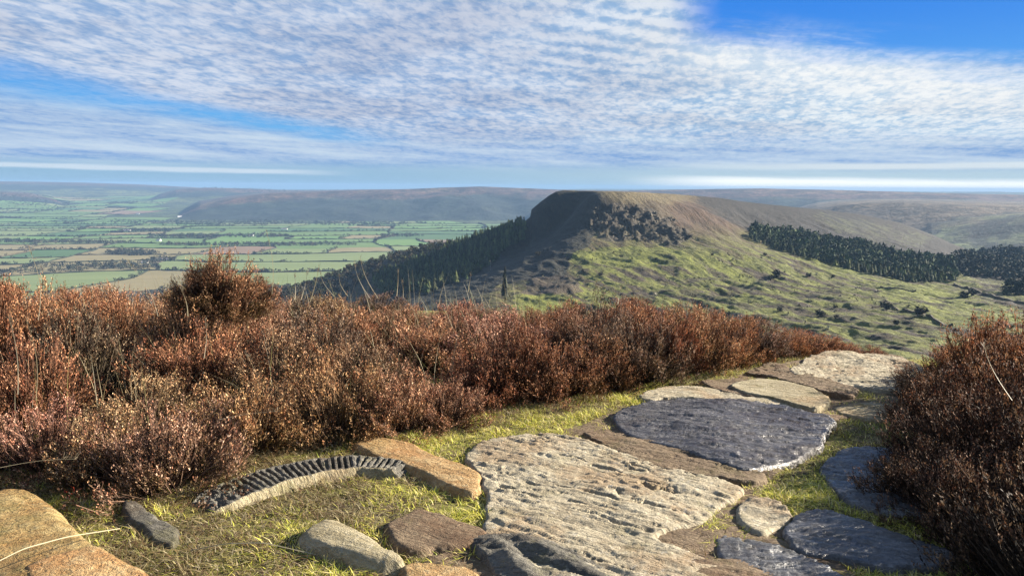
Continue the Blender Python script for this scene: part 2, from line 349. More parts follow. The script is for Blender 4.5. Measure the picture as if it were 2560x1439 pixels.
def hill_z(a, d, detail=True):
    tt = hill_t(a, np.log(d)) + np.interp(a, _ga, _lift, left=0, right=0) * sst(d, 930, 1150); crest = np.interp(a, SKA, SKT, left=-1, right=-1); lowc = np.where(d > 850, crest, -1)
    tt = np.where(tt < lowc, lowc + (lowc - tt) * .15, tt); calm = 1 - .8 * sst(tt - crest, .020, .004) * (crest > -.5)
    z = EYE - d * tt; X = d * np.sin(a); Y = d * np.cos(a)
    if not detail: return z
    f = sst(d, 60, 300) * calm
    z = z + f * (2.6 * fbm(X / 90, Y / 90, 5, .55) + 1.9 * ridged(X / 34 + .3 * Y / 34, Y / 80, 4, 5) - 1.9)
    pp = project(np.stack([X, Y, z], -1)); px, py = pp[..., 0], pp[..., 1]
    # landslip hummocks on the lower apron
    hum = sst(px, 1280, 1420) * sst(py, 600, 650) * sst(d, 350, 450)
    z = z + hum * (3.6 * np.maximum(fbm((.3 * X - .95 * Y) / 85, (.95 * X + .3 * Y) / 24, 4, .5, 31), -.06) + .8 * fbm(X / 9, Y / 9, 3, .6, 3))
    # gullied brow
    cr = inpoly(px, py, CRAG) * sst(d, 850, 900) * sst(1300 - d, 0, 60)
    bl = np.abs(perlin(X / 9, Y / 9)) * 2 + np.floor(fbm(X / 16, Y / 16, 3, .6, 71) * 5) * 1.3
    z = z + cr * (bl - .5)
    z = z - 9 * np.exp(-(((px - 1345) / 42) ** 2 + ((d - 715) / 26) ** 2)) * (px > 1200) + 7 * np.exp(-(((px - 1400) / 60) ** 2 + ((d - 690) / 16) ** 2))
    return z
azs = np.concatenate([np.radians(np.linspace(-75, -36, 30))[:-1], np.radians(np.linspace(-36, 37, 760)), np.radians(np.linspace(37, 80, 30))[1:]])
ds = np.concatenate([np.exp(np.linspace(math.log(30), math.log(400), 60))[:-1], np.exp(np.linspace(math.log(400), math.log(1250), 330))[:-1], np.exp(np.linspace(math.log(1250), math.log(2600), 120))])
AZ, DD = np.meshgrid(azs, ds); HZ = hill_z(AZ, DD)
HX = DD * np.sin(AZ); HY = DD * np.cos(AZ)
# vegetation zones on the hill, painted as what grows there, with shade painted into the left face
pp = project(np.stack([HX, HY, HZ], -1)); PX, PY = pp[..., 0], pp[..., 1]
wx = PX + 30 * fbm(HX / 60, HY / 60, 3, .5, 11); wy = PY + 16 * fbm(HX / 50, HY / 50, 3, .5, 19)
green = np.array([.205, .225, .028]); olive = np.array([.175, .160, .040]); brown = np.array([.100, .066, .028]); heath = np.array([.062, .040, .024]); tan = np.array([.235, .185, .085]); dark = np.array([.030, .034, .018]); red = np.array([.125, .060, .028])
def zone(C, cmask, c, k=1.): mk = np.clip(cmask * k, 0, 1)[..., None]; return C * (1 - mk) + np.array(c) * mk
C = np.ones(HX.shape + (3,)) * olive
nn = fbm(HX / 38, HY / 38, 4, .6, 51); n2 = fbm((.3 * HX - .95 * HY) / 80, (.95 * HX + .3 * HY) / 16, 4, .6, 81); n3 = fbm(HX / 7, HY / 7, 3, .6, 8)
C = zone(C, sst(wx, 1250, 1420) * sst(wy, 600, 640), green, .85)
C = zone(C, sst(n2, .02, .22), brown, .75)
C = zone(C, sst(nn, .15, .36) * sst(wy, 650, 710), heath, .7)
C = zone(C, sst(wy, 575, 555) * sst(wx, 1450, 1500), brown, .9)
C = zone(C, sst(wy, 600, 575) * sst(wx, 1640, 1700) * sst(wx, 1900, 1850), red * .8, .7)
C = zone(C, sst(wy, 512, 500) * sst(wx, 1460, 1500) * sst(wx, 1800, 1700), tan, .75)
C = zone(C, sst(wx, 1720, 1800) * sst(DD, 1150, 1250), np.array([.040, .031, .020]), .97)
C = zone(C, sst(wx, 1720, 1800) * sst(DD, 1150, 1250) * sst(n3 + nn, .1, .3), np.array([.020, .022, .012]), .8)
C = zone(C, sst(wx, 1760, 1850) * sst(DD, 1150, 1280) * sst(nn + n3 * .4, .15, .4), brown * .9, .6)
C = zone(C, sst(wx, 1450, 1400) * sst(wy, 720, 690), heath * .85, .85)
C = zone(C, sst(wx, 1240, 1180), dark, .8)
C = zone(C, inpoly(wx, wy, [(1380, 470), (1490, 480), (1500, 520), (1490, 570), (1440, 640), (1400, 690), (1300, 700), (1100, 760), (900, 800), (1200, 600), (1320, 500)]) * 1., (.026, .027, .015), .92)  # dark heath of the left face, darkened further to paint in its shade
C = zone(C, sst(n3, .15, .35) * .35, brown * .8)
C = zone(C, inpoly(wx, wy, [(2000, 640), (2080, 650), (2180, 690), (2300, 712), (2380, 740), (2200, 725), (2080, 680)]) * 1., green * 1.1, .8)
C = zone(C, inpoly(wx, wy, [(2180, 715), (2330, 715), (2480, 765), (2560, 800), (2400, 805), (2260, 775)]) * 1., green * 1.15, .85)
C = zone(C, inpoly(wx, wy, [(1560, 610), (1680, 620), (1900, 700), (1880, 740), (1700, 660), (1500, 660), (1430, 640)]) * 1., green * 1.15, .75)
C = zone(C, inpoly(wx, wy, [(1280, 735), (1440, 740), (1440, 780), (1280, 780)]) * 1., green * 1.2, .9)
C = zone(C, inpoly(wx, wy, [(1330, 690), (1440, 692), (1450, 735), (1300, 735)]) * 1., (.10, .07, .05), .8)
C = zone(C, inpoly(PX + .4 * (wx - PX), PY + .4 * (wy - PY), [(1700, 470), (1860, 480), (2100, 515), (2440, 600), (2400, 660), (2200, 628), (1900, 580), (1840, 552), (1780, 515)]) * 1., np.array([.030, .024, .015]), .92)
C = zone(C, inpoly(PX + .3 * (wx - PX), PY + .3 * (wy - PY), [(2050, 527), (2130, 538), (2180, 552), (2165, 574), (2110, 570), (2070, 556)]) * 1., (.022, .020, .018), .9)
C = zone(C, inpoly(wx, wy, [(1990, 545), (2050, 562), (2110, 585), (2150, 600), (2090, 592), (2020, 570)]) * 1., (.03, .026, .02), .7)
C = zone(C, inpoly(wx, wy, [(2020, 530), (2200, 560), (2330, 590), (2300, 615), (2150, 600), (2080, 575)]) * sst(n2, -.1, .15), (.10, .11, .04), .7)
C = zone(C, inpoly(wx, wy, CRAG) * 1., (.085, .068, .045), .8)
C = zone(C, sst(n2 + .4 * n3, .22, .34) * sst(wx, 1400, 1500) * sst(wy, 620, 660) * .8, heath)
m, t, b = principled('hillside')
p = t.node('ShaderNodeNewGeometry').outputs['Position']
q = t.mapping(p, (.8, 3.0, 1), (0, 0, R(-72)))
f1 = t.ss(t.noise(q, .045, 7, .72, .4), .34, .66, .68, 1.32); f2 = t.ss(t.noise(p, .35, 5, .75), .3, .72, .74, 1.28)
c = t.mix(1., t.attr('tint'), t.xyz(f1, f1, f1), 'MULTIPLY'); c = t.mix(1., c, t.xyz(f2, f2, f2), 'MULTIPLY')
c = t.mix(t.m('MULTIPLY', t.ss(t.noise(q, .11, 6, .75), .61, .69), .45), c, (.045, .042, .020))
c = t.mix(t.m('MULTIPLY', t.ss(t.noise(q, .16, 5, .7, 1.), .61, .67), .55), c, t.mix(1., c, (2.0, 1.85, 1.7), 'MULTIPLY'))
t.put(b.inputs['Base Color'], c); bump(t, b, t.m('ADD', t.noise(p, .25, 6, .75), t.noise(q, .08, 3, .6)), 1., 2.6)
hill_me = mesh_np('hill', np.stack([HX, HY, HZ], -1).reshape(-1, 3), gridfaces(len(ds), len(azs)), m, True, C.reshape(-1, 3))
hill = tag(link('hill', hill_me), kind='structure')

# ------------------------------------------------------------------ plain and far moors
RID = [  # profile of crest (photo x, y), foot distance, crest distance, base blend
 ([(-900, 440), (0, 453), (200, 456), (350, 461), (480, 468), (620, 477), (800, 500), (1000, 540)], 11500, 14500),
 ([(-300, 470), (-100, 478), (60, 484), (130, 497), (190, 525), (260, 560)], 8200, 9600),
 ([(330, 520), (400, 487), (440, 474), (520, 469), (620, 472), (700, 476), (850, 479), (1100, 480)], 9300, 10700),
 ([(440, 540), (500, 512), (580, 496), (680, 484), (800, 480), (900, 476), (1000, 474), (1100, 469), (1200, 466), (1300, 470), (1400, 474), (1600, 478), (1900, 490)], 6250, 7300),
 ([(1350, 500), (1500, 478), (1600, 476), (1750, 473), (1900, 471), (2100, 475), (2300, 481), (2560, 488), (3300, 505)], 5400, 7200),
 ([(1950, 560), (2040, 523), (2100, 513), (2170, 508), (2260, 506), (2400, 511), (2560, 516), (3300, 530)], 2900, 3900),
 ([(2150, 640), (2250, 590), (2330, 560), (2420, 545), (2500, 538), (2600, 532), (3300, 520)], 2300, 3400),
]
def far_z(a, d):
    X = d * np.sin(a); Y = d * np.cos(a)
    lft = sst(a, .12, -.02)
    base = -278 + (1 - lft) * 55 + .021 * np.maximum(d - 6500, 0) + (3 + d * .0006) * fbm(X / 900, Y / 900, 4, .5, 23)
    z = base; kind = np.zeros(a.shape)
    for i, (prof, d0, d1) in enumerate(RID):
        pr = np.array(prof, float); pa = azim(pr[:, 0], pr[:, 1]); top = EYE - d1 * tdep(pr[:, 0], pr[:, 1])
        tz = np.interp(a, pa, top, left=(top[0] if i in (0, 1) else -400), right=(top[-1] if i >= 4 else -400))
        dd = d + 420 * fbm(X / 1300, Y / 1300, 4, .55, 3 + i * 7) * (.7 if i > 4 else 1)
        s = np.clip((dd - d0) / (d1 - d0), 0, 1); s = s ** .8 * (1 - (1 - s) ** 2) ** .6 if i not in (6,) else sst(s, 0, 1)
        hz_ = base + (tz - base) * s + s * (7 * fbm(X / 420, Y / 420, 4, .55, i * 9)) * (s < .98)
        hz_ = np.where(d > d1, hz_ - (d - d1) * .004, hz_)
        kind = np.where((hz_ > z + 3) & (tz > base), 1 + i + np.clip(s, 0, .99), kind); z = np.maximum(z, np.where(tz > base, hz_, -999))
    return z, kind
azs = np.concatenate([np.radians(np.linspace(-75, -36, 20))[:-1], np.radians(np.linspace(-36, 37, 620)), np.radians(np.linspace(37, 80, 20))[1:]])
ds = np.concatenate([np.exp(np.linspace(math.log(1300), math.log(5000), 60))[:-1], np.exp(np.linspace(math.log(5000), math.log(15500), 170)), [20000, 26000]])
AZ, DD = np.meshgrid(azs, ds); FZ, KD = far_z(AZ, DD)
X = DD * np.sin(AZ); Y = DD * np.cos(AZ)
FZ[-2:] = FZ[-3] - 60; FZ[-1] -= 100
C = np.ones(X.shape + (3,)) * np.array([.085, .11, .035])
s = KD % 1; hn = fbm(X / 500, Y / 500, 5, .6, 77)
wood = np.array([.022, .030, .018]); moor = np.array([.115, .062, .045]); pasture = np.array([.13, .15, .05])
C = zone(C, (KD >= 1) * sst(s + .15 * hn, .62, .75), moor)
C = zone(C, (KD >= 1) * sst(s + .15 * hn, .75, .62), wood)
C = zone(C, (KD >= 1) * (KD < 4) * sst(s + .25 * hn, .45, .3), pasture)
C = zone(C, (KD >= 6) * (KD < 7), np.array([.15, .115, .075]))
C = zone(C, (KD >= 6) * (KD < 7) * sst(hn, .0, .25), np.array([.22, .18, .12]), .7)
C = zone(C, (KD >= 7), np.array([.035, .045, .028]))
C = zone(C, (KD >= 7) * sst(fbm(X / 260, Y / 160, 3, .6, 14), .05, .15), np.array([.17, .20, .08]), .8)
C = zone(C, (AZ > .2) * (DD < 3300) * (KD < 1), np.array([.05, .06, .035]))
C = zone(C, (AZ > .2) * (DD < 3300) * (KD < 1) * sst(fbm(X / 200, Y / 130, 3, .6, 34), .0, .1), np.array([.19, .22, .09]), .9)
C = zone(C, (KD >= 5) * (KD < 6) * sst(hn, .1, .3), moor * 1.25, .6)
C = zone(C, (KD >= 1) * sst(s, .80, .9) * sst(hn, .05, .2), np.array([.20, .15, .09]), .5)
m, t, b = principled('farmland_and_moor')
p = t.node('ShaderNodeNewGeometry').outputs['Position']
f1 = t.ss(t.noise(p, .0045, 7, .75), .36, .64, .35, 1.8); f2 = t.ss(t.noise(p, .02, 5, .8), .34, .66, .4, 1.6)
c = t.mix(1., t.attr('tint'), t.xyz(f1, f1, f1), 'MULTIPLY'); c = t.mix(1., c, t.xyz(f2, f2, f2), 'MULTIPLY')
t.put(b.inputs['Base Color'], c); bump(t, b, t.noise(p, .02, 6, .75), 1., 30.)
tag(link('terrain', mesh_np('terrain', np.stack([X, Y, FZ], -1).reshape(-1, 3), gridfaces(len(ds), len(azs)), m, True, C.reshape(-1, 3))), kind='structure')
def land(x, y):
    """top surface height at x, y beyond the hilltop"""
    d = np.hypot(x, y); a = np.arctan2(x, y); z = far_z(a, d)[0]
    return np.where(d < 2600, np.maximum(z, hill_z(a, np.minimum(d, 2600))), z)

# ------------------------------------------------------------------ fields, hedges
fmats = []
for nm, c0, c1 in (('pasture_field', (.15, .26, .06), (.21, .33, .085)), ('bright_pasture_field', (.16, .32, .07), (.23, .38, .09)), ('pale_pasture_field', (.24, .31, .10), (.31, .38, .14)),
                   ('dark_pasture_field', (.08, .18, .05), (.12, .23, .065)), ('stubble_field', (.33, .28, .12), (.42, .34, .16)), ('ploughed_field', (.30, .19, .115), (.38, .26, .16))):
    m, t, b = principled(nm); p = t.node('ShaderNodeNewGeometry').outputs['Position']
    t.put(b.inputs['Base Color'], t.mix(t.ss(t.noise(t.mapping(p, (.25, 1.6, 1), (0, 0, R(12))), .012, 6, .7), .3, .7), c0, c1)); fmats.append(m)
cells = []
def split(u0, v0, u1, v1, dep):
    if dep == 0 or (dep < 2 and random.random() < .35): cells.append((u0, v0, u1, v1)); return
    if (u1 - u0) > (v1 - v0) * random.uniform(.8, 1.3): c = u0 + (u1 - u0) * random.uniform(.36, .64); split(u0, v0, c, v1, dep - 1); split(c, v0, u1, v1, dep - 1)
    else: c = v0 + (v1 - v0) * random.uniform(.36, .64); split(u0, v0, u1, c, dep - 1); split(u0, c, u1, v1, dep - 1)
S = 1250
for i in range(-9, 6):
    for j in range(1, 10): split(i * S, j * S, (i + 1) * S, (j + 1) * S, 4)
def warp(u, v):
    ca, sa = math.cos(R(9)), math.sin(R(9)); u2 = u * ca - v * sa; v2 = u * sa + v * ca
    return u2 + 190 * fbm(u2 / 1100, v2 / 1100, 3, .5, 61), v2 + 190 * fbm(u2 / 1000, v2 / 1000, 3, .5, 99)
farm = empty('farmland'); tag(farm, kind='structure')
hedge_seg = []; wood_pts = []; FV, FN = [], 0
cand = []
for (u0, v0, u1, v1) in cells:
    cx, cy = warp(np.array((u0 + u1) / 2), np.array((v0 + v1) / 2)); d = math.hypot(cx, cy); a = math.atan2(cx, cy)
    if d < 1650 or d > 11200 or abs(a) > .68 or a > .06: continue
    wx4, wy4 = warp(np.array([u0, u1, u0, u1]), np.array([v0, v0, v1, v1])); k4 = far_z(np.arctan2(wx4, wy4), np.hypot(wx4, wy4))[1]
    if (k4 >= 4).any(): continue
    z, k = far_z(np.array(a), np.array(d))
    if k >= 4 or (k > 0 and (k % 1) > .35): continue
    q = project(np.array([cx, cy, float(z)])); 
    cand.append((d, (u0, v0, u1, v1), float(cx), float(cy), q))
cand.sort(key=lambda c: c[0])
rest = [[] for _ in fmats]
for k, (d, (u0, v0, u1, v1), cx, cy, q) in enumerate(cand):
    nsub = 7 if d < 5000 else 4
    U, V = np.meshgrid(np.linspace(u0, u1, nsub), np.linspace(v0, v1, nsub)); x, y = warp(U, V)
    z = far_z(np.arctan2(x, y), np.hypot(x, y))[0] + 1.0 + d * .0004
    P = np.stack([x, y, z], -1)
    r = random.random(); pw = fbm(cx / 1700, cy / 1700, 2, .5, 5)
    mi = 0 if r < .36 else 1 if r < .56 else 2 if r < .76 else 3 if r < .90 else 4 if r < .965 else 5
    if d < 3600 and r < .45: mi = 2 if r < .22 else 4 if r < .28 else mi
    if q[1] > 610 and q[1] < 690 and q[0] < 420 and r < .75: mi = 4 if r < .3 else 2
    if random.random() < (.05 if d < 4500 else .10) and d > 2400: wood_pts.append((cx, cy, (u1 - u0) * .42, (v1 - v0) * .42, u0, v0, u1, v1))
    if k < 300:
        o = link('field', mesh_np('field', P.reshape(-1, 3), gridfaces(nsub, nsub), fmats[mi], True), farm)
    else: rest[mi].append(P.reshape(-1, 3))
    hp = .85 if d < 4500 else .9
    for ea, eb in (((u0, v0), (u1, v0)), ((u0, v0), (u0, v1))):
        if random.random() < hp: hedge_seg.append((ea, eb, d))
for mi, L in enumerate(rest):
    if not L: continue
    g = gridfaces(4, 4); o = link('far_field', mesh_np('far_field', np.concatenate(L), np.concatenate([g + 16 * i for i in range(len(L))]), fmats[mi], True), farm); o['kind'] = 'stuff'

def tri_cloud(n, rx, rz, size, cz, jag=.2, seed=0):
    """crown made of leaf-clump faces spread through an uneven volume"""
    r = np.random.default_rng(seed)
    d = r.normal(size=(n, 3)); d /= np.linalg.norm(d, axis=1)[:, None]; rad = r.uniform(.45, 1, n) ** .5 * (1 + jag * np.sin(d[:, 0] * 5 + seed) * np.cos(d[:, 2] * 4 + 2 * d[:, 1]))
    c = d * rad[:, None] * np.array([rx, rx, rz]) + np.array([0, 0, cz])
    c[:, 2] = np.maximum(c[:, 2], size * .4)
    T = c[:, None] + r.normal(size=(n, 3, 3)) * size * .55
    return T
def far_tree(seed, n=46, h=11., rx=5.):
    T = tri_cloud(n, rx, h * .42, h * .27, h * .56, .25, seed)
    tr = np.array([[[-.3, 0, -1], [.3, 0, -1], [0, 0, h * .5]], [[0, -.3, -1], [0, .3, -1], [0, 0, h * .5]]])
    return np.concatenate([T, tr])
TV = [far_tree(i, 44) for i in range(5)]
def join_tris(protos, pos, scale, colr, rot=None):
    """many small trees as one mesh"""
    n = len(pos); out = []; cols = []
    idx = rng.integers(0, len(protos), n); rot = rng.random(n) * 6.28 if rot is None else rot
    for k, T in enumerate(protos):
        s = np.where(idx == k)[0]
        if not len(s): continue
        c, sn = np.cos(rot[s]), np.sin(rot[s])
        X = T[None, ..., 0] * c[:, None, None] - T[None, ..., 1] * sn[:, None, None]; Y = T[None, ..., 0] * sn[:, None, None] + T[None, ..., 1] * c[:, None, None]
        Z = np.broadcast_to(T[None, ..., 2], X.shape); P = np.stack([X, Y, Z], -1) * scale[s][:, None, None, None] + pos[s][:, None, None]
        out.append(P.reshape(-1, 3)); nv = T.shape[0] * 3
        cc = np.repeat(colr[s], nv, 0) * np.tile(np.repeat(np.random.default_rng(k).uniform(.65, 1.35, T.shape[0]), 3), len(s))[:, None]; cols.append(cc)
    V = np.concatenate(out); return V, np.arange(len(V)).reshape(-1, 3), np.concatenate(cols)
def pal(cols, n): c = np.array(cols); return c[rng.integers(0, len(c), n)] * rng.uniform(.8, 1.25, n)[:, None]
BROAD = [(.035, .045, .018), (.05, .055, .02), (.075, .055, .025), (.03, .035, .02), (.06, .045, .028)]
# hedges
hv, hf, hc, nb = [], [], [], 0; tpos, tsc = [], []
for (ea, eb, d) in hedge_seg:
    L = math.hypot(eb[0] - ea[0], eb[1] - ea[1]); ns = max(2, int(L / (22 if d < 4500 else 45)) + 1)
    s = np.linspace(0, 1, ns); x, y = warp(ea[0] + (eb[0] - ea[0]) * s, ea[1] + (eb[1] - ea[1]) * s)
    z = far_z(np.arctan2(x, y), np.hypot(x, y))[0] + .5 + d * .0003
    tx = np.gradient(x); ty = np.gradient(y); l = np.hypot(tx, ty); nx, ny = -ty / l, tx / l
    wd = rng.uniform(2.0, 4.2, ns); hh = rng.uniform(2.5, 6.0, ns)
    P = np.stack([np.stack([x - nx * wd, y - ny * wd, z], -1), np.stack([x, y, z + hh], -1), np.stack([x + nx * wd, y + ny * wd, z], -1)], 1).reshape(-1, 3)
    i = np.arange(ns - 1)[:, None] * 3 + nb
    hv.append(P); hf.append(np.concatenate([i + np.array([[0, 3, 4, 1]]), i + np.array([[1, 4, 5, 2]])])); nb += len(P)
    hc.append(np.repeat(pal(BROAD, 1), len(P), 0))
    dense = random.random()
    nt = int(L / (7 if dense < .34 else 28 if dense < .75 else 110))
    if d > 8500: nt //= 2
    for s_ in np.random.default_rng(nb).random(nt):
        xx, yy = warp(np.array(ea[0] + (eb[0] - ea[0]) * s_), np.array(ea[1] + (eb[1] - ea[1]) * s_)); tpos.append((float(xx) + random.uniform(-4, 4), float(yy) + random.uniform(-4, 4))); tsc.append(random.uniform(.6, 1.35))
o = tag(link('hedgerows', mesh_np('hedgerows', np.concatenate(hv), np.concatenate(hf), M_far, False, np.concatenate(hc))), 'dark hedgerows dividing the fields of the plain', 'hedgerows', kind='stuff')
for (cx, cy, rx, ry, u0, v0, u1, v1) in wood_pts:
    d = math.hypot(cx, cy); nt = int(min(220, (u1 - u0) * (v1 - v0) / 260)); 
    for _ in range(nt):
        u, v = random.random(), random.random()
        x, y = warp(np.array(u0 + (u1 - u0) * u), np.array(v0 + (v1 - v0) * (v * .7 + .15))); tpos.append((float(x), float(y))); tsc.append(random.uniform(.9, 1.5))
# the oval copse and the farm's shelter belt near the foot of the hill
for (px, py, wx_, wy_, nt) in ((330, 634, 68, 6, 150), (405, 650, 35, 4, 50), (640, 612, 260, 3, 260), (150, 606, 190, 3, 220), (560, 556, 300, 5, 420), (900, 560, 130, 5, 200), (640, 590, 90, 4, 120), (1000, 588, 60, 4, 60), (80, 530, 110, 8, 260), (700, 510, 200, 8, 300)):
    for _ in range(nt):
        aa = random.uniform(0, 6.28); rr = math.sqrt(random.random()); X_ = px + wx_ * rr * math.cos(aa); Y_ = py + wy_ * rr * math.sin(aa)
        g = at(np.array(X_), np.array(Y_), -276.); tpos.append((g[0], g[1])); tsc.append(random.uniform(.9, 1.5))
tp = np.array(tpos); ts = np.array(tsc); dd = np.hypot(tp[:, 0], tp[:, 1]); ok = (dd > 1700) & (dd < 11500) & (np.abs(np.arctan2(tp[:, 0], tp[:, 1])) < .7); tp, ts, dd = tp[ok], ts[ok], dd[ok]
tz = land(tp[:, 0], tp[:, 1])
order = np.argsort(dd); near = order[:110]; far = order[110:]
V, Fc, Cc = join_tris([far_tree(i, 24 if i < 3 else 20) for i in range(5)], np.stack([tp[far, 0], tp[far, 1], tz[far]], 1), ts[far], pal(BROAD, len(far)))
tag(link('far_woodland', mesh_np('far_woodland', V, Fc, M_far, False, Cc)), 'dark woods and hedgerow trees scattered over the far plain', 'woodland', kind='stuff')
def proto_tree(T, colr, name, mat):
    V = T.reshape(-1, 3); c = np.repeat(np.random.default_rng(3).uniform(.65, 1.35, T.shape[0]), 3)[:, None] * np.array(colr)
    return mesh_np(name, V, np.arange(len(V)).reshape(-1, 3), mat, False, c)
protos = [proto_tree(far_tree(20 + i, 90), BROAD[i], 'field_tree', M_far) for i in range(4)]
for k, i in enumerate(near):
    o = link('field_tree', protos[k % 4]); o.location = (tp[i, 0], tp[i, 1], tz[i]); o.rotation_euler.z = random.uniform(0, 6.28); o.scale = (ts[i],) * 3
    tag(o, 'small dark round tree standing in a hedge of the near fields', 'tree', 'hedgerow trees on the plain')

# farm buildings on the plain
m, t, b = principled('white_render'); b.inputs['Base Color'].default_value = (.8, .78, .74, 1); M_wall = m
m, t, b = principled('slate_roof'); b.inputs['Base Color'].default_value = (.16, .14, .14, 1); M_roof = m
def barn(px, py, L, Wd, H, rz, label):
    g = at(np.array(float(px)), np.array(float(py)), -276.); z = float(land(g[None, 0], g[None, 1])[0])
    e = empty('farm_building', (g[0], g[1], z)); e.rotation_euler.z = R(rz); tag(e, label, 'farm building', 'farm buildings on the plain')
    l, w_ = L / 2, Wd / 2
    V = [(-l, -w_, -2), (l, -w_, -2), (l, w_, -2), (-l, w_, -2), (-l, -w_, H), (l, -w_, H), (l, w_, H), (-l, w_, H), (-l, 0, H * 1.5), (l, 0, H * 1.5)]
    me = bpy.data.meshes.new('wall'); me.from_pydata(V, [], [(0, 1, 5, 4), (2, 3, 7, 6), (1, 2, 6, 9, 5), (3, 0, 4, 8, 7)]); me.materials.append(M_wall); link('wall', me, e)
    V = [(-l - 1, -w_ - 1, H - .4), (l + 1, -w_ - 1, H - .4), (l + 1, 0, H * 1.5 + .5), (-l - 1, 0, H * 1.5 + .5), (l + 1, w_ + 1, H - .4), (-l - 1, w_ + 1, H - .4)]
    me = bpy.data.meshes.new('roof'); me.from_pydata(V, [], [(0, 1, 2, 3), (3, 2, 4, 5)]); me.materials.append(M_roof); link('roof', me, e)
for a in ((405, 651, 40, 16, 8, 5, 'white gabled barn beside the block of dark trees, nearest farm'), (362, 657, 22, 12, 6, 20, 'small white shed just left of the nearest farm'),
          (318, 578, 40, 18, 9, 10, 'white farmhouse in the middle fields above the tree belt'), (397, 602, 20, 12, 9, -10, 'tiny white cottage at the edge of the long tree belt'),
          (450, 545, 34, 14, 8, 30, 'far white farm among trees below the wooded moor'), (628, 590, 24, 12, 7, 0, 'white farmhouse by the dark copse right of the tall heather'),
          (711, 575, 36, 14, 7, 0, 'long white barn in front of the dark copse'), (345, 540, 26, 12, 8, 15, 'far pale farmhouse beneath the purple moor')):
    barn(*a)

# ------------------------------------------------------------------ woods on the hill
def conifer(seed, tiers=7, h=18., r0=4.6, seg=8):
    r = np.random.default_rng(seed); T = []
    for k in range(tiers):
        z0 = h * (.16 + .80 * k / tiers); z1 = z0 + h * .26 * (1 - .35 * k / tiers); rr = r0 * (1 - k / tiers) ** .8 * r.uniform(.85, 1.1) + .2
        an = np.arange(seg) / seg * 6.283 + r.random() * 6
        for i in range(seg):
            q = rr * r.uniform(.65, 1.15); a0 = an[i] - .42; a1 = an[i] + .42
            T.append([[q * math.cos(a0), q * math.sin(a0), z0 - r.uniform(0, .9)], [q * math.cos(a1), q * math.sin(a1), z0 - r.uniform(0, .9)], [0, 0, min(h, z1)]])
    for a in (0, 2.1, 4.2): T.append([[.25 * math.cos(a), .25 * math.sin(a), -1.5], [.25 * math.cos(a + 2.1), .25 * math.sin(a + 2.1), -1.5], [0, 0, h * .8]])
    return np.array(T)
CT = [conifer(i, 7, 14 + i) for i in range(4)]; CTL = [conifer(i + 9, 4, 14 + i, 4.2, 6) for i in range(3)]
def scatter(poly, d0, d1, n, ylift=0):
    xs = [p[0] for p in poly]; out = []
    tries = 0
    while sum(map(len, out)) < n and tries < 30:
        px = rng.uniform(min(xs), max(xs), 6000); d = np.sqrt(rng.uniform(d0 ** 2, d1 ** 2, 6000)); a = azim(px, 620.); z = hill_z(a, d)
        P = np.stack([d * np.sin(a), d * np.cos(a), z], 1); q = project(P); wob_ = 9 * fbm(P[:, 0] / 26, P[:, 1] / 26, 3, .6, 8); ok = inpoly(q[:, 0] + 1.6 * wob_, q[:, 1] + wob_, poly); out.append(P[ok]); tries += 1
    P = np.concatenate(out)[:n]
    keep = []; cellk = {}
    for i, p_ in enumerate(P):
        k = (int(p_[0] // 4.2), int(p_[1] // 4.2))
        if k in cellk: continue
        cellk[k] = 1; keep.append(i)
    return P[keep]
PL = [(1312, 600), (1318, 566), (1290, 560), (1240, 582), (1130, 625), (1000, 672), (930, 705), (960, 735), (1060, 730), (1130, 705), (1210, 672), (1260, 632)]
PR = [(1872, 602), (1880, 580), (1950, 580), (2100, 606), (2250, 640), (2390, 662), (2395, 702), (2280, 706), (2150, 680), (2000, 642)]
CON = [(.052, .080, .030), (.072, .105, .034), (.045, .068, .028), (.095, .120, .040)]
cmesh = [proto_tree(T, CON[i], 'conifer_tree', M_conifer) for i, T in enumerate(CT)]
for poly, d0, d1, n_, ni, lab, grp, cols in (
        (PL, 780, 1300, 2600, 150, 'dark conifer in the plantation on the shaded slope left of the crag', 'conifers of the plantation on the shaded slope', CON),
        (PR, 950, 1400, 3200, 150, 'dark conifer in the forest belt right of the crag hill', 'conifers of the forest belt right of the hill', CON)):
    P = scatter(poly, d0, d1, n_); P = P[np.argsort(np.hypot(P[:, 0], P[:, 1]))]
    for k, p_ in enumerate(P[:ni]):
        o = link('conifer_tree', cmesh[k % 4]); o.location = p_; o.rotation_euler.z = random.uniform(0, 6.28); s = random.uniform(.5, 1.05) * (.78 if poly is PR else 1); o.scale = (s * 1.15, s * 1.15, s * random.uniform(.8, 1.15)); v_ = random.uniform(.6, 1.7); o.color = (v_ * random.uniform(.95, 1.35), v_, v_ * random.uniform(.7, 1.), 1); tag(o, lab, 'conifer', grp)
    P = P[ni:]; mixb = [far_tree(60 + i, 30, 16, 5.) for i in range(4)]; V, Fc, Cc = join_tris(CTL + (mixb if poly is PR else []), P, rng.uniform(.5, 1.15, len(P)) * (.78 if poly is PR else 1), pal(cols, len(P)) * rng.uniform(.6, 1.6, len(P))[:, None])
    tag(link('conifer_forest', mesh_np('conifer_forest', V, Fc, M_conifer, False, Cc)), 'dense dark conifer forest ' + ('on the shaded left slope' if poly is PL else 'belt across the right slope'), 'forest', kind='stuff')
WL = [(380, 745), (560, 728), (700, 688), (860, 648), (1000, 628), (1130, 606), (1130, 622), (1000, 665), (890, 715), (840, 765), (380, 765)]
WR = [(2385, 650), (2470, 632), (2620, 625), (2620, 700), (2540, 700), (2400, 690)]
WR2 = [(2500, 735), (2530, 722), (2620, 720), (2620, 752), (2520, 752)]
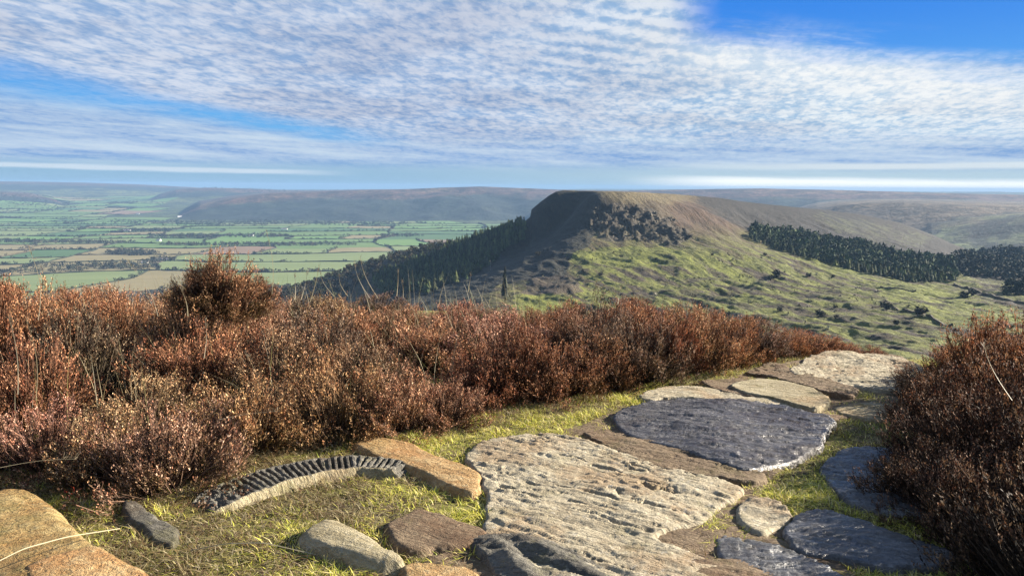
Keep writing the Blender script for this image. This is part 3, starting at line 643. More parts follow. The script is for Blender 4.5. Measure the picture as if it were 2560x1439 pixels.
for poly, d0, d1, n_, lab, cols, sc_ in ((WL, 1000, 2200, 2200, 'brown and olive scrubby woodland at the foot of the shaded slope', [(.05, .05, .022), (.075, .055, .03), (.10, .075, .045), (.035, .045, .02), (.06, .065, .02)], .75),
                                   (WR, 1050, 1900, 1100, 'mixed dark woodland in the valley at right', [(.045, .06, .025), (.03, .045, .02), (.07, .065, .03)], 1.0),
                                   (WR2, 900, 1250, 120, 'dark clump of trees above the long field wall', [(.025, .04, .02), (.035, .05, .02)], .9)):
    P = scatter(poly, d0, d1, n_); V, Fc, Cc = join_tris(TV, P, rng.uniform(.6, 1.2, len(P)) * sc_, pal(cols, len(P)))
    tag(link('hillside_woodland', mesh_np('hillside_woodland', V, Fc, M_far, False, Cc)), lab, 'woodland', kind='stuff')
# single thorn trees and bushes on the apron
def on_hill(px, py, d0=380., d1=1600.):
    d = np.exp(np.linspace(math.log(d0), math.log(d1), 500)); a = np.full(500, float(azim(float(px), float(py)))); z = hill_z(a, d)
    q = project(np.stack([d * np.sin(a), d * np.cos(a), z], 1)); i = int(np.argmax(q[:, 1] < py)); return Vector((d[i] * math.sin(a[i]), d[i] * math.cos(a[i]), z[i]))
thorn = [proto_tree(far_tree(40 + i, 110, 6.5, 3.2), c_, 'thorn_tree', M_far) for i, c_ in enumerate(((.03, .036, .018), (.055, .05, .028), (.035, .042, .02)))]
spots = [(2216, 775, 1.0, 'thorn tree standing on the dark wall line in the right field'), (2300, 788, .95, 'round grey-green bush right of the thorn tree on the wall'), (1942, 694, 1.1, 'dark spreading bush in the middle of the lit slope'), (1926, 700, .8, 'dark bush just left of the spreading one'),
         (2022, 692, .6, 'dark bush on the slope below the forest edge'), (2082, 694, .5, 'small upright bush below the forest belt'), (2050, 792, .8, 'dark round bush low on the bright green slope'), (2088, 770, .4, 'small dark bush above the round low bush'),
         (1820, 790, .5, 'small dark bush just above the heather edge'), (2090, 798, .4, 'low dark bush right of the round bush'), (1950, 778, .5, 'dark bush near the heather edge, in bright grass'), (2240, 812, .5, 'isolated dark bush low in the right field'),
         (1912, 640, .5, 'small dark bush on the tan slope'), (1780, 640, .4, 'tiny dark bush below the crag apron'), (1640, 650, .4, 'tiny dark bush on the sunlit green bank'), (2205, 764, .35, 'tiny thorn bush above the wall'), (1500, 690, .5, 'low dark bush among the hummocks'),
         (2410, 745, 1.0, 'pale brown bush beside the long field wall'), (2430, 740, .9, 'second pale brown bush beside the long field wall'), (1345, 640, .8, 'pale bush at the top edge of the small bright field')]
for k, (px, py, s, lab) in enumerate(spots):
    o = link('thorn_tree', thorn[k % 3]); o.location = on_hill(px, py); o.scale = (s * 1.25, s * 1.25, s); o.rotation_euler.z = k; tag(o, lab, 'thorn tree', 'thorn trees on the slope')
P = on_hill(1262, 752, 500, 900)
e = empty('lone_larch', P); tag(e, 'ragged lone larch rising behind the heather near the middle', 'larch')
T = conifer(77, 9, 30, 3.6, 7); V = T.reshape(-1, 3); r_ = np.random.default_rng(4); V = V + r_.normal(size=V.shape) * .35
link('crown', mesh_np('crown', V, np.arange(len(V)).reshape(-1, 3), M_conifer, False, np.ones((len(V), 3)) * (.06, .065, .04)), e)
link('trunk', mesh_np('trunk', [(-.3, 0, -2), (.3, 0, -2), (0, 0, 31), (0, -.3, -2), (0, .3, -2)], [(0, 1, 2), (3, 4, 2)], M_far, False, np.ones((5, 3)) * (.12, .10, .08)), e)
snag_me = mesh_np('dead_tree', [(-.35, 0, -1), (.35, 0, -1), (0, 0, 13), (0, -.35, -1), (0, .35, -1), (0, 0, 7), (0, 0, 7.6), (2, .5, 9), (0, 0, 9), (0, 0, 9.5), (-1.7, -.4, 10.6)], [(0, 1, 2), (3, 4, 2), (5, 6, 7), (8, 9, 10)], M_far, False, np.ones((11, 3)) * (.30, .27, .24))
for px, py, s, lab in ((1226, 675, 1.2, 'pale dead tree beside the lone larch, on the felled slope'), (1146, 672, 1., 'pale dead tree standing left on the felled slope'), (1222, 640, .9, 'pale dead tree higher up below the plantation edge'), (1218, 712, 1., 'pale broken trunk low on the felled slope')):
    o = link('dead_tree', snag_me); o.location = on_hill(px, py, 600, 1100); o.scale = (s * 1.6, s * 1.6, s); o.rotation_euler.z = px; tag(o, lab, 'dead tree', 'dead trees on the felled slope')

# crag: blocks of gritstone
def blockmesh(seed):
    r = np.random.default_rng(seed); V = np.array([(x, y, z) for x in (-1, 1) for y in (-1, 1) for z in (-.6, 1)], float) * (1, .8, 1.1)
    V += r.normal(size=V.shape) * .22; V[[1, 3, 5, 7], :2] *= .75
    return mesh_np('boulder', V, [(0, 1, 3, 2), (4, 6, 7, 5), (0, 4, 5, 1), (2, 3, 7, 6), (1, 5, 7, 3), (0, 2, 6, 4)], M_rockfar)
bms = [blockmesh(i) for i in range(6)]
P = scatter(CRAG + [(1478, 520)], 850, 1200, 560); e0 = P.mean(0); crag = empty('gritstone_crag', e0); tag(crag, 'broken grey gritstone crag and boulder field on the nose of the hill', 'crag')
P = P[fbm(P[:, 0] / 14, P[:, 1] / 14, 2) > .0][:210]
for k, p_ in enumerate(P):
    o = link('boulder', bms[k % 6], crag); o.location = Vector(p_) - Vector(e0); q = project(p_); up = q[1] < 560
    s = random.uniform(.45, 1.3) * (1.2 if up else 1); o.scale = (s * random.uniform(.9, 2.0), s * random.uniform(.9, 1.6), s * (random.uniform(.8, 1.5) if up else random.uniform(.4, .8))); o.rotation_euler = (random.uniform(-.2, .2), random.uniform(-.2, .2), random.uniform(0, 6.28))
# loose boulders over the apron
r0 = scatter([(1450, 600), (1750, 610), (2000, 660), (2300, 760), (2100, 850), (1800, 800), (1500, 750), (1300, 720)], 420, 1000, 170)
V, Fc, Cc = join_tris([tri_cloud(10, .9, .6, .9, .3, .1, i) for i in range(3)], r0, rng.uniform(.7, 1.9, len(r0)), pal([(.30, .28, .22), (.16, .15, .10), (.12, .12, .05)], len(r0)))
tag(link('scattered_boulders', mesh_np('scattered_boulders', V, Fc, M_far, False, Cc)), 'loose boulders and rush tussocks scattered over the sunlit slope', 'boulders', kind='stuff')
# dry stone walls
def wall_line(pts, d0, lab, h=1.5, wd=.9):
    K = [on_hill(px, py, d0, 1500) for px, py in pts]; P = []
    for a, b_ in zip(K, K[1:]):
        for s in np.linspace(0, 1, 12)[:-1]: P.append(a.lerp(b_, s))
    P.append(K[-1]); P = np.array([tuple(v) for v in P]); d = np.hypot(P[:, 0], P[:, 1]); P[:, 2] = hill_z(np.arctan2(P[:, 0], P[:, 1]), d)
    tx, ty = np.gradient(P[:, 0]), np.gradient(P[:, 1]); l = np.hypot(tx, ty); N = np.stack([-ty / l, tx / l, 0 * l], 1) * wd / 2; up = np.array([0, 0, 1])
    hh = h * rng.uniform(.8, 1.15, len(P))[:, None] * up
    V = np.stack([P - N - up, P - N + hh, P + N + hh, P + N - up], 1).reshape(-1, 3); i = np.arange(len(P) - 1)[:, None] * 4
    Fc = np.concatenate([i + np.array([[0, 4, 5, 1]]), i + np.array([[1, 5, 6, 2]]), i + np.array([[2, 6, 7, 3]])])
    tag(link('stone_wall', mesh_np('stone_wall', V, Fc, M_rockfar)), lab, 'stone wall', 'dry stone walls')
wall_line([(2385, 712), (2440, 728), (2500, 748), (2600, 772)], 700, 'long dark dry stone wall running down to the right edge', 2.2, 1.2)
wall_line([(2180, 770), (2220, 768), (2300, 785), (2380, 815)], 450, 'dry stone wall below the thorn tree in the right field', 1.6, 1.)
wall_line([(2200, 718), (2240, 722), (2290, 728)], 600, 'short dry stone wall along the top of the right bright field', 1.4, .9)

# ------------------------------------------------------------------ foreground stones
OUT = []                                   # outlines, kept clear of grass
def resample(poly, step=.025):
    P = np.array(poly, float); n = len(P); out = []
    for i in range(n):
        p0, p1, p2, p3 = P[i - 1], P[i], P[(i + 1) % n], P[(i + 2) % n]; k = max(2, int(np.linalg.norm(p2 - p1) / step))
        for s in np.arange(k) / k:
            out.append(.5 * ((2 * p1) + (p2 - p0) * s + (2 * p0 - 5 * p1 + 4 * p2 - p3) * s * s + (3 * p1 - p0 - 3 * p2 + p3) * s ** 3))
    return np.array(out)
def sdf(X, Y, P):
    A_ = P; B_ = np.roll(P, -1, 0); best = np.full(X.shape, 1e9); pts = np.stack([X, Y], -1)
    for a, b_ in zip(A_, B_):
        ab = b_ - a; t_ = np.clip(((pts - a) @ ab) / max(ab @ ab, 1e-12), 0, 1); q = pts - a - t_[..., None] * ab; best = np.minimum(best, (q * q).sum(-1))
    return np.sqrt(best) * np.where(inpoly(X, Y, P), 1, -1)
def slab(pix, top, mat, label, name='stone_slab', cat='stone slab', group='paving slabs of the path', res=.0105, r=.05, rough=.010, pits=0., steps=0., grain=-25, dome=0., tilt=(0, 0), rim=0., seed=0, grp=True):
    if cat == 'stone slab': top = top * .26 + .014; r = r * .5
    elif cat == 'bedrock': top = .013
    else: top = top * .72; r = r * .7
    pts = at(np.array([p[0] for p in pix], float), np.array([p[1] for p in pix], float), top)
    P = resample(pts, .04); c = P.mean(0)
    nrm = P - c; P = P + nrm / np.linalg.norm(nrm, axis=1)[:, None] * ((.030 if cat == 'stone slab' else 0) + .050 * fbm(P[:, 0] * 3, P[:, 1] * 3, 5, .5, seed))[:, None]
    OUT.append(P)
    lo, hi = P.min(0) - .03, P.max(0) + .03; xs = np.arange(lo[0], hi[0], res); ys = np.arange(lo[1], hi[1], res)
    X, Y = np.meshgrid(xs, ys); X = X + (rng.random(X.shape) - .5) * res * .35; Y = Y + (rng.random(X.shape) - .5) * res * .35
    S = sdf(X, Y, P)
    g = R(grain); U = (X * math.cos(g) + Y * math.sin(g)); Vv = (-X * math.sin(g) + Y * math.cos(g))
    S2 = S + .010 * fbm(X * 9, Y * 9, 3, .6, seed + 3)
    pr = np.clip(S2 / r, 0, 1); pr = np.sqrt(np.maximum(1 - (1 - pr) ** 2, 0))
    base = -.08
    T = top + tilt[0] * (X - c[0]) + tilt[1] * (Y - c[1])
    wq = Vv + .06 * fbm(U * 2.2, Vv * 3.0, 4, .6, seed + 2); k_ = 1. if cat != 'boulder' else .5
    fine_ = fbm(U * 3.0, wq * 26, 4, .62, seed + 9)
    rel = rough * (1.3 * fbm(X * 2.2, Y * 2.2, 3, .5, seed) + .75 * k_ * fine_ + .25 * fbm(X * 32, Y * 32, 2, .6, seed))
    if steps:      # bedding layers worn back to shallow treads and risers
        q_ = fbm(U * .7, wq * 3.2, 4, .5, seed + 21) * 7 + wq * 2.5; rel = rel + steps * (np.floor(q_) + sst(q_ % 1, .86, 1.) - q_ * .9)
    if pits:       # long open cracks along the bedding, a few short chips
        pn = fbm(U * 1.2, wq * 12, 4, .58, seed + 33) + .06 * fine_; rel = rel - pits * .8 * sst(pn, .46, .54) * sst(S, .03, .08)
        pn = fbm(U * .8, wq * 5, 3, .5, seed + 44); rel = rel - pits * 1.5 * sst(-np.abs(pn - .06), -.016, -.003) * sst(fbm(X * 2, Y * 2, 2, .5, seed), -.02, .14) * sst(S, .02, .07)
    if rim: rel = rel + rim * (np.exp(-((S - .10) / .04) ** 2) - .8 * sst(S, .13, .2) * (1 + 1.2 * fbm(X * 9, Y * 9, 3, .6, seed)))
    if dome: rel = rel + dome * (np.clip(S / (S.max() + 1e-6), 0, 1) ** .6)
    Z = np.where(S2 > 0, base + (T - base) * pr + rel * pr, base - .02)
    keep = S > -res * 2.2; nr, nc = X.shape; idx = np.arange(nr * nc).reshape(nr, nc)
    k4 = keep[:-1, :-1] & keep[1:, :-1] & keep[:-1, 1:] & keep[1:, 1:]
    q = np.stack([idx[:-1, :-1][k4], idx[:-1, 1:][k4], idx[1:, 1:][k4], idx[1:, :-1][k4]], 1)
    used, inv = np.unique(q, return_inverse=True); V = np.stack([X, Y, Z], -1).reshape(-1, 3)[used]
    org = np.array([c[0], c[1], 0.]); me = mesh_np(name, V - org, inv.reshape(-1, 4), ROCK[mat], True)
    o = link(name, me); o.location = org; tag(o, label, cat, group if grp else None); return o
E = dict(name='boulder', cat='boulder', grp=False)
slab([(-260, 1240), (-100, 1222), (0, 1216), (60, 1212), (120, 1220), (160, 1243), (205, 1290), (262, 1338), (330, 1385), (440, 1450), (470, 1560), (300, 1640), (-200, 1640)], .17, 'ochre', 'large ochre sandstone boulder in the lower left corner', r=.13, rough=.016, dome=.03, seed=1, res=.016, **E)
slab([(170, 1372), (250, 1360), (330, 1392), (440, 1452), (500, 1560), (300, 1600), (80, 1500), (60, 1420)], .215, 'orange', 'pale golden sandstone ledge lying on the ochre boulder', r=.05, rough=.012, dome=.01, seed=2, **E)
slab([(296, 1246), (340, 1250), (400, 1282), (450, 1312), (458, 1338), (430, 1362), (385, 1345), (335, 1310), (300, 1275)], .06, 'grey', 'small dark grey stone between the ochre boulder and the carved stone', r=.035, rough=.008, tilt=(0, .06), seed=3, **E)
slab([(870, 1108), (930, 1088), (1010, 1098), (1062, 1116), (1130, 1146), (1192, 1172), (1208, 1205), (1190, 1236), (1130, 1225), (1060, 1190), (980, 1160), (900, 1130)], .055, 'orange', 'smooth orange sandstone block behind the carved stone', r=.055, rough=.007, dome=.012, seed=4, **E)
slab([(740, 1325), (790, 1298), (850, 1294), (905, 1322), (960, 1358), (1022, 1388), (1010, 1410), (900, 1408), (790, 1385), (735, 1352)], .075, 'cream', 'pale cream stone with a shallow hollow, below the carved stone', r=.07, rough=.010, dome=.03, seed=5, **E)
slab([(948, 1300), (1000, 1278), (1052, 1262), (1110, 1282), (1185, 1304), (1236, 1330), (1190, 1362), (1090, 1372), (1020, 1375), (960, 1345)], .055, 'brown', 'brown stone patched with pale lichen right of the cream stone', r=.06, rough=.010, dome=.012, seed=6, **E)
slab([(1000, 1412), (1080, 1395), (1165, 1408), (1235, 1440), (1260, 1520), (1100, 1560), (980, 1500)], .06, 'orange', 'brown sandstone cut by the bottom edge of the photo', r=.06, rough=.010, dome=.015, seed=7, **E)
slab([(1165, 1142), (1218, 1105), (1300, 1090), (1372, 1082), (1450, 1098), (1540, 1128), (1640, 1163), (1760, 1190), (1840, 1214), (1852, 1236), (1790, 1262), (1748, 1300), (1650, 1330), (1660, 1352), (1790, 1398), (1850, 1440), (1900, 1560), (1450, 1600), (1330, 1420), (1222, 1330), (1225, 1280), (1212, 1205)], .055, 'pale',
     'huge cracked pale gritstone slab in the centre foreground', r=.05, rough=.014, pits=.024, steps=.006, grain=-32, dome=.02, seed=8, res=.0088)
slab([(1158, 1348), (1220, 1325), (1330, 1340), (1420, 1370), (1505, 1408), (1560, 1460), (1560, 1580), (1320, 1600), (1290, 1470), (1230, 1402)], .105, 'grey', 'pitted grey stone with a smooth raised rim at the bottom edge', r=.05, rough=.016, rim=.022, seed=9)
slab([(1465, 1082), (1560, 1092), (1700, 1114), (1800, 1148), (1905, 1182), (1880, 1200), (1760, 1188), (1640, 1158), (1540, 1124)], .085, 'brown', 'narrow brown layered ledge between the pale slab and the blue grey slab', r=.035, rough=.010, steps=.008, grain=-30, seed=10)
slab([(1548, 1046), (1600, 1016), (1700, 1000), (1850, 1003), (2000, 1028), (2085, 1050), (2062, 1088), (2040, 1116), (1985, 1150), (1920, 1166), (1850, 1172), (1750, 1140), (1640, 1106), (1570, 1080)], .075, 'blue',
     'large blue grey rippled slab in the middle of the path', r=.03, rough=.011, steps=.009, grain=-22, dome=.02, seed=11)
slab([(2072, 1150), (2110, 1130), (2200, 1120), (2330, 1126), (2420, 1170), (2430, 1250), (2330, 1290), (2230, 1282), (2150, 1256), (2090, 1214), (2062, 1185)], .06, 'dark', 'dark damp slab lying in the shade of the right heather', r=.03, rough=.011, steps=.009, grain=-14, seed=12)
slab([(1990, 1328), (2030, 1282), (2150, 1298), (2250, 1336), (2340, 1368), (2345, 1398), (2200, 1410), (2100, 1388), (2010, 1374)], .07, 'dark', 'long blue lit slab in shade near the lower right', r=.04, rough=.012, steps=.007, grain=-22, seed=13)
slab([(1800, 1346), (1900, 1358), (1990, 1388), (2070, 1420), (2130, 1480), (1950, 1500), (1860, 1430)], .05, 'dark', 'narrow shaded slab near the bottom, left of the blue lit one', r=.04, rough=.012, steps=.008, grain=-24, seed=14)
slab([(1740, 1412), (1810, 1394), (1880, 1404), (1960, 1440), (2000, 1520), (1850, 1560), (1760, 1480)], .06, 'brown', 'rounded pale brown stone cut by the bottom edge, right of centre', r=.05, rough=.012, dome=.015, grain=-24, seed=15)
slab([(1846, 1268), (1890, 1246), (1942, 1262), (1966, 1298), (1905, 1322), (1862, 1304)], .065, 'pale', 'small rough pale stone in the grass right of the huge slab', r=.05, rough=.018, dome=.01, seed=16)
slab([(1600, 988), (1680, 968), (1790, 972), (1900, 992), (1995, 1020), (1940, 1022), (1850, 1002), (1700, 996), (1640, 1000)], .05, 'pale', 'thin pale slab just behind the blue grey slab', r=.03, rough=.010, steps=.006, grain=-12, seed=17)
slab([(1838, 962), (1880, 948), (1960, 950), (2040, 975), (2075, 996), (2050, 1014), (1990, 1008), (1930, 990), (1870, 978)], .14, 'cream', 'smooth raised pale step slab with a dark front edge', r=.025, rough=.006, seed=18)
slab([(1760, 952), (1830, 950), (1905, 970), (1922, 986), (1870, 986), (1800, 970)], .10, 'brown', 'small dark ledge left of the raised step slab', r=.03, rough=.008, seed=19)
slab([(1985, 925), (2040, 892), (2100, 880), (2180, 888), (2270, 905), (2330, 940), (2300, 985), (2200, 978), (2080, 955), (2010, 945)], .06, 'pale', 'far rippled pale slab where the path meets the skyline', r=.04, rough=.016, steps=.010, grain=-8, seed=20)
slab([(1870, 930), (1940, 912), (2000, 930), (2080, 955), (2150, 975), (2110, 990), (2020, 968), (1940, 944)], .085, 'brown', 'layered brown slab left of the far rippled slab', r=.035, rough=.012, steps=.010, grain=-10, seed=21)
slab([(2090, 1018), (2160, 1008), (2280, 1022), (2300, 1046), (2200, 1048), (2120, 1036)], .05, 'cream', 'low pale slab behind the shaded turf, against the right heather', r=.04, rough=.010, steps=.006, grain=-10, seed=22)

BED = [(1190, 1130), (1380, 1076), (1560, 1015), (1760, 955), (1960, 905), (2120, 884), (2280, 900), (2280, 1046), (2110, 1050), (2040, 1120), (1930, 1210), (1960, 1300), (2120, 1400), (2200, 1600), (1020, 1600), (1030, 1400), (1232, 1330), (1225, 1220)]
slab(BED, -.005, 'brown', 'worn flat brown bedrock showing between the slabs of the path', name='bedrock', cat='bedrock', grp=False, r=.05, rough=.010, steps=.006, grain=-26, seed=30, res=.02); BEDP = OUT.pop()
# carved kerb stone with a row of ribs
def carved():
    path = at(np.array([478, 530, 600, 700, 800, 900, 985, 1030.]), np.array([1256, 1236, 1210, 1182, 1162, 1153, 1157, 1168.]), .055)
    s0 = np.concatenate([[0], np.cumsum(np.linalg.norm(np.diff(path, axis=0), axis=1))]); Lt = s0[-1]; ns = 620; s = np.linspace(0, Lt, ns)
    cx = np.interp(s, s0, path[:, 0]); cy = np.interp(s, s0, path[:, 1]); k = np.ones(41) / 41
    cx = np.convolve(np.pad(cx, 20, 'reflect', reflect_type='odd'), k, 'valid'); cy = np.convolve(np.pad(cy, 20, 'reflect', reflect_type='odd'), k, 'valid')
    tx, ty = np.gradient(cx), np.gradient(cy); l = np.hypot(tx, ty); nx, ny = -ty / l, tx / l; f = s / Lt
    W_ = np.interp(f, [0, .1, .3, .6, .85, 1], [.11, .22, .225, .20, .15, .09]); H = np.interp(f, [0, .05, .14, .35, .7, .93, 1], [-.04, .022, .040, .056, .062, .050, -.03])
    prof = [(-.62, None), (-.56, -.03), (-.52, -.008)] + [(v, 0) for v in np.linspace(-.49, .49, 26)] + [(.52, -.010), (.56, -.035), (.66, None)]
    V = np.zeros((ns, len(prof), 3)); C_ = np.zeros((ns, len(prof), 3))
    ph = np.cumsum(np.gradient(s) / np.interp(f, [0, 1], [.036, .0285])) + .12 * fbm(f * 9, f * 0, 3)
    g = sst(np.abs((ph % 1) - .5), .30, .16)                                  # 1 in a groove
    for j, (v, dz) in enumerate(prof):
        X = cx + nx * W_ * -v; Y = cy + ny * W_ * -v
        if dz is None: Z = np.full(ns, -.08)
        else:
            Z = H + dz
            if dz == 0:
                m_ = sst(.5 - abs(v), .05, .11) if v < 0 else sst(.5 - abs(v), .07, .13)
                rag = 1 + .45 * fbm(s * 60, s * 0 + v * 8, 3, .6, 2)
                reg = sst(f, .16, .26) * sst(f, .985, .95)
                Z = Z - .030 * g * m_ * rag * reg * (1 - .75 * sst(fbm(f * 14, f * 0 + 4, 3, .6, 61), .08, .3)) - .012 * np.maximum(0, fbm(s * 9, s * 0 + v * 2, 3, .6, 19)) - .030 * (1 - reg) * m_ * np.maximum(0, fbm(s * 26, s * 0 + v * 6, 3, .6, 7) + .15) * 1.8
            Z = Z + .005 * fbm(X * 30, Y * 30, 3, .6, 5)
        V[:, j] = np.stack([X, Y, Z], -1)
    o = org = np.array([cx[ns // 2], cy[ns // 2], 0]); me = mesh_np('carved_stone', V.reshape(-1, 3) - org, gridfaces(ns, len(prof))[:, ::-1], ROCK['grey'], True)
    me.materials.append(ROCK['cream']); mi = np.zeros(len(me.polygons), np.int32); cj = np.arange(len(me.polygons)) % (len(prof) - 1); mi[cj >= len(prof) - 4] = 1; mi[cj < 2] = 1
    me.polygons.foreach_set('material_index', mi)
    o = link('carved_stone', me); o.location = org; tag(o, 'long grey kerb stone carved with a row of dark transverse ribs', 'carved stone')
    a_ = np.stack([cx - nx * W_ * .6, cy - ny * W_ * .6], 1); b2 = np.stack([cx + nx * W_ * .6, cy + ny * W_ * .6], 1); OUT.append(np.concatenate([a_[::20], b2[::-20]]))
carved()

# ------------------------------------------------------------------ heather
def sprig_cloud(seed, nsp=1500, shape=(.5, .5), dens=15):
    """one heather bush: woody stems fanning from the base, each tip a spike of small dry bells"""
    r = np.random.default_rng(seed); Rr, Hh = shape
    ncl = 64; cd = r.normal(size=(ncl, 3)); cd[:, 2] = np.abs(cd[:, 2]) - .15; cd /= np.linalg.norm(cd, axis=1)[:, None]      # branch clumps with gaps between
    crad = r.uniform(.68, 1.14, ncl); ci = r.integers(0, ncl, nsp)
    d = cd[ci] + r.normal(size=(nsp, 3)) * .085; d /= np.linalg.norm(d, axis=1)[:, None]
    rad = crad[ci] * np.where(r.random(nsp) < .80, r.uniform(.86, 1.06, nsp), r.uniform(.45, .86, nsp)) + .03 * r.normal(size=nsp)
    tip = d * np.array([Rr, Rr, Hh]) * rad[:, None]; tip[:, 2] = np.maximum(tip[:, 2], .015)
    ax = cd[ci] * .6 + np.array([0, 0, .68]) + r.normal(size=(nsp, 3)) * .17; ax /= np.linalg.norm(ax, axis=1)[:, None]
    L = r.uniform(.05, .13, nsp); bend = r.normal(size=(nsp, 3)) * .02
    # florets
    k = dens; u = (np.arange(k) + .5) / k; uu = np.broadcast_to(u, (nsp, k)) + r.normal(size=(nsp, k)) * .03
    pos = tip[:, None] - ax[:, None] * (L[:, None] * (1 - uu))[..., None] + bend[:, None] * (uu ** 2)[..., None] + r.normal(size=(nsp, k, 3)) * .004
    side = r.normal(size=(nsp, k, 3)); side -= (side * ax[:, None]).sum(-1, keepdims=True) * ax[:, None]; side /= np.linalg.norm(side, axis=-1, keepdims=True)
    fdir = ax[:, None] * 1.0 + side * .6; fdir /= np.linalg.norm(fdir, axis=-1, keepdims=True)
    wv = np.cross(fdir, r.normal(size=(nsp, k, 3))); wv /= np.linalg.norm(wv, axis=-1, keepdims=True)
    fl = (r.uniform(.011, .025, (nsp, k)) * (1.15 - .45 * uu))[..., None]; fw = (r.uniform(.0020, .0040, (nsp, k)))[..., None]
    p0 = pos + side * .001; p1 = p0 + fdir * fl * .5 + wv * fw; p2 = p0 + fdir * fl; p3 = p0 + fdir * fl * .5 - wv * fw
    V = np.stack([p0, p1, p2, p3], 2).reshape(-1, 3); Fc = np.arange(len(V)).reshape(-1, 4)
    base = np.array([(.50, .32, .22), (.40, .22, .14), (.64, .48, .34), (.26, .12, .075), (.46, .31, .18), (.12, .065, .045), (.56, .40, .30)])
    bc = base[r.integers(0, len(base), nsp)]
    bc = bc[:, None] * (np.where(r.random((nsp, k)) < .25, .25, 1.) * r.uniform(.5, 1.5, (nsp, k)))[..., None]
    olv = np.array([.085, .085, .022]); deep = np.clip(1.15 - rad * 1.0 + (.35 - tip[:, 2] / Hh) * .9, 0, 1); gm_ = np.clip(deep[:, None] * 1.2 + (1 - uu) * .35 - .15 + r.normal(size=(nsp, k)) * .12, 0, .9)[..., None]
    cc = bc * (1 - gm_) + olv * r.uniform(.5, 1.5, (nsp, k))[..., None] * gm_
    wht = r.random((nsp, k)) < .05; cc[wht] = (.80, .68, .52)
    Cf = np.repeat(cc.reshape(-1, 3), 4, 0)
    # stems: thin ribbons, two crossed faces each
    b0 = tip * np.array([.16, .16, 0.]) + np.array([0, 0, -.04]); s1 = tip - ax * L[:, None]; mid = (b0 + s1) * .5 + r.normal(size=(nsp, 3)) * .02
    ww = np.cross(ax, r.normal(size=(nsp, 3))); ww /= np.linalg.norm(ww, axis=1)[:, None]; w1 = ww * .0022; w2 = ww * .0014; te = tip + bend
    SV = np.stack([b0 - w1, b0 + w1, mid + w1, mid - w1, s1 + w2, s1 - w2, te + w2 * .6, te - w2 * .6], 1).reshape(-1, 3)
    i = np.arange(nsp)[:, None] * 8; SF = np.concatenate([i + np.array([[0, 1, 2, 3]]), i + np.array([[3, 2, 4, 5]]), i + np.array([[5, 4, 6, 7]])])
    SC = np.repeat(np.array([(.075, .05, .035), (.20, .15, .11), (.05, .03, .02)])[r.integers(0, 3, nsp)], 8, 0)
    return mesh_np('foliage', V, Fc, M_heather, False, Cf), mesh_np('stems', SV, SF, M_stem, False, SC)
HB = [sprig_cloud(i + 1, 1900, (.46, .50), 12) for i in range(5)]
HG = sprig_cloud(31, 1100, (.42, .5), 7)          # sparse greyish twiggy bush
hcount = 0
def heather(x, y, s=1., hs=1., tint=(1, 1, 1), label=None, var=None, z=None, sx=1.):
    global hcount
    v = HG if var == 'g' else HB[(hcount if var is None else var) % 5]; hcount += 1
    e = empty('heather_bush', (x, y, float(G(x, y)) - .02 if z is None else z)); e.rotation_euler = (random.uniform(-.12, .12), random.uniform(-.12, .12), random.uniform(0, 6.28)); e.scale = (s * sx, s, s * hs)
    tag(e, label or 'rusty brown heather bush growing in the dense bank behind the path', 'heather bush', 'heather bushes along the path')
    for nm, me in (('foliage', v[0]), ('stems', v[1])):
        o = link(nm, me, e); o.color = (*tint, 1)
    return e
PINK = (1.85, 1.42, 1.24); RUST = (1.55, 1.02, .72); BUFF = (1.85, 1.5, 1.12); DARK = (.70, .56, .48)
def jt(c): k = random.uniform(.82, 1.15); return tuple(v * k * random.uniform(.93, 1.07) for v in c)
# front edge of the heather bank, in photo pixels, on the ground
FRONT = [(-900, 1220), (-200, 1215), (0, 1208), (230, 1215), (400, 1225), (500, 1200), (570, 1150), (700, 1110), (900, 1085), (1090, 1078), (1140, 1040), (1200, 1012), (1400, 1000), (1560, 965), (1700, 938), (1850, 915), (2080, 876), (2130, 864)]
fr = at(np.array([p[0] for p in FRONT], float), np.array([p[1] for p in FRONT], float), .0)
def front_y(x): return np.interp(x, fr[:, 0], fr[:, 1])
placed = []
dl = np.concatenate([[0], np.cumsum(np.hypot(*np.diff(fr, axis=0).T))])
for q_ in np.arange(.3, dl[-1], .36):
    placed.append((float(np.interp(q_, dl, fr[:, 0])), float(np.interp(q_, dl, fr[:, 1])) + random.uniform(.06, .24)))
xmin = -8.2
tries = 0
while tries < 5000 and len(placed) < 240:
    tries += 1
    x = random.uniform(xmin, 3.9); fy = float(front_y(x)); y = random.uniform(fy + .38, 9.0)
    if x > 1.2 and y > 8.2: continue
    q = project(np.array([x, y, .3]))
    if q[0] < -350 or q[0] > 2120: continue
    if any((x - a) ** 2 + (y - b_) ** 2 < (.53 + .05 * (y > 6)) ** 2 for a, b_ in placed): continue
    placed.append((x, y))
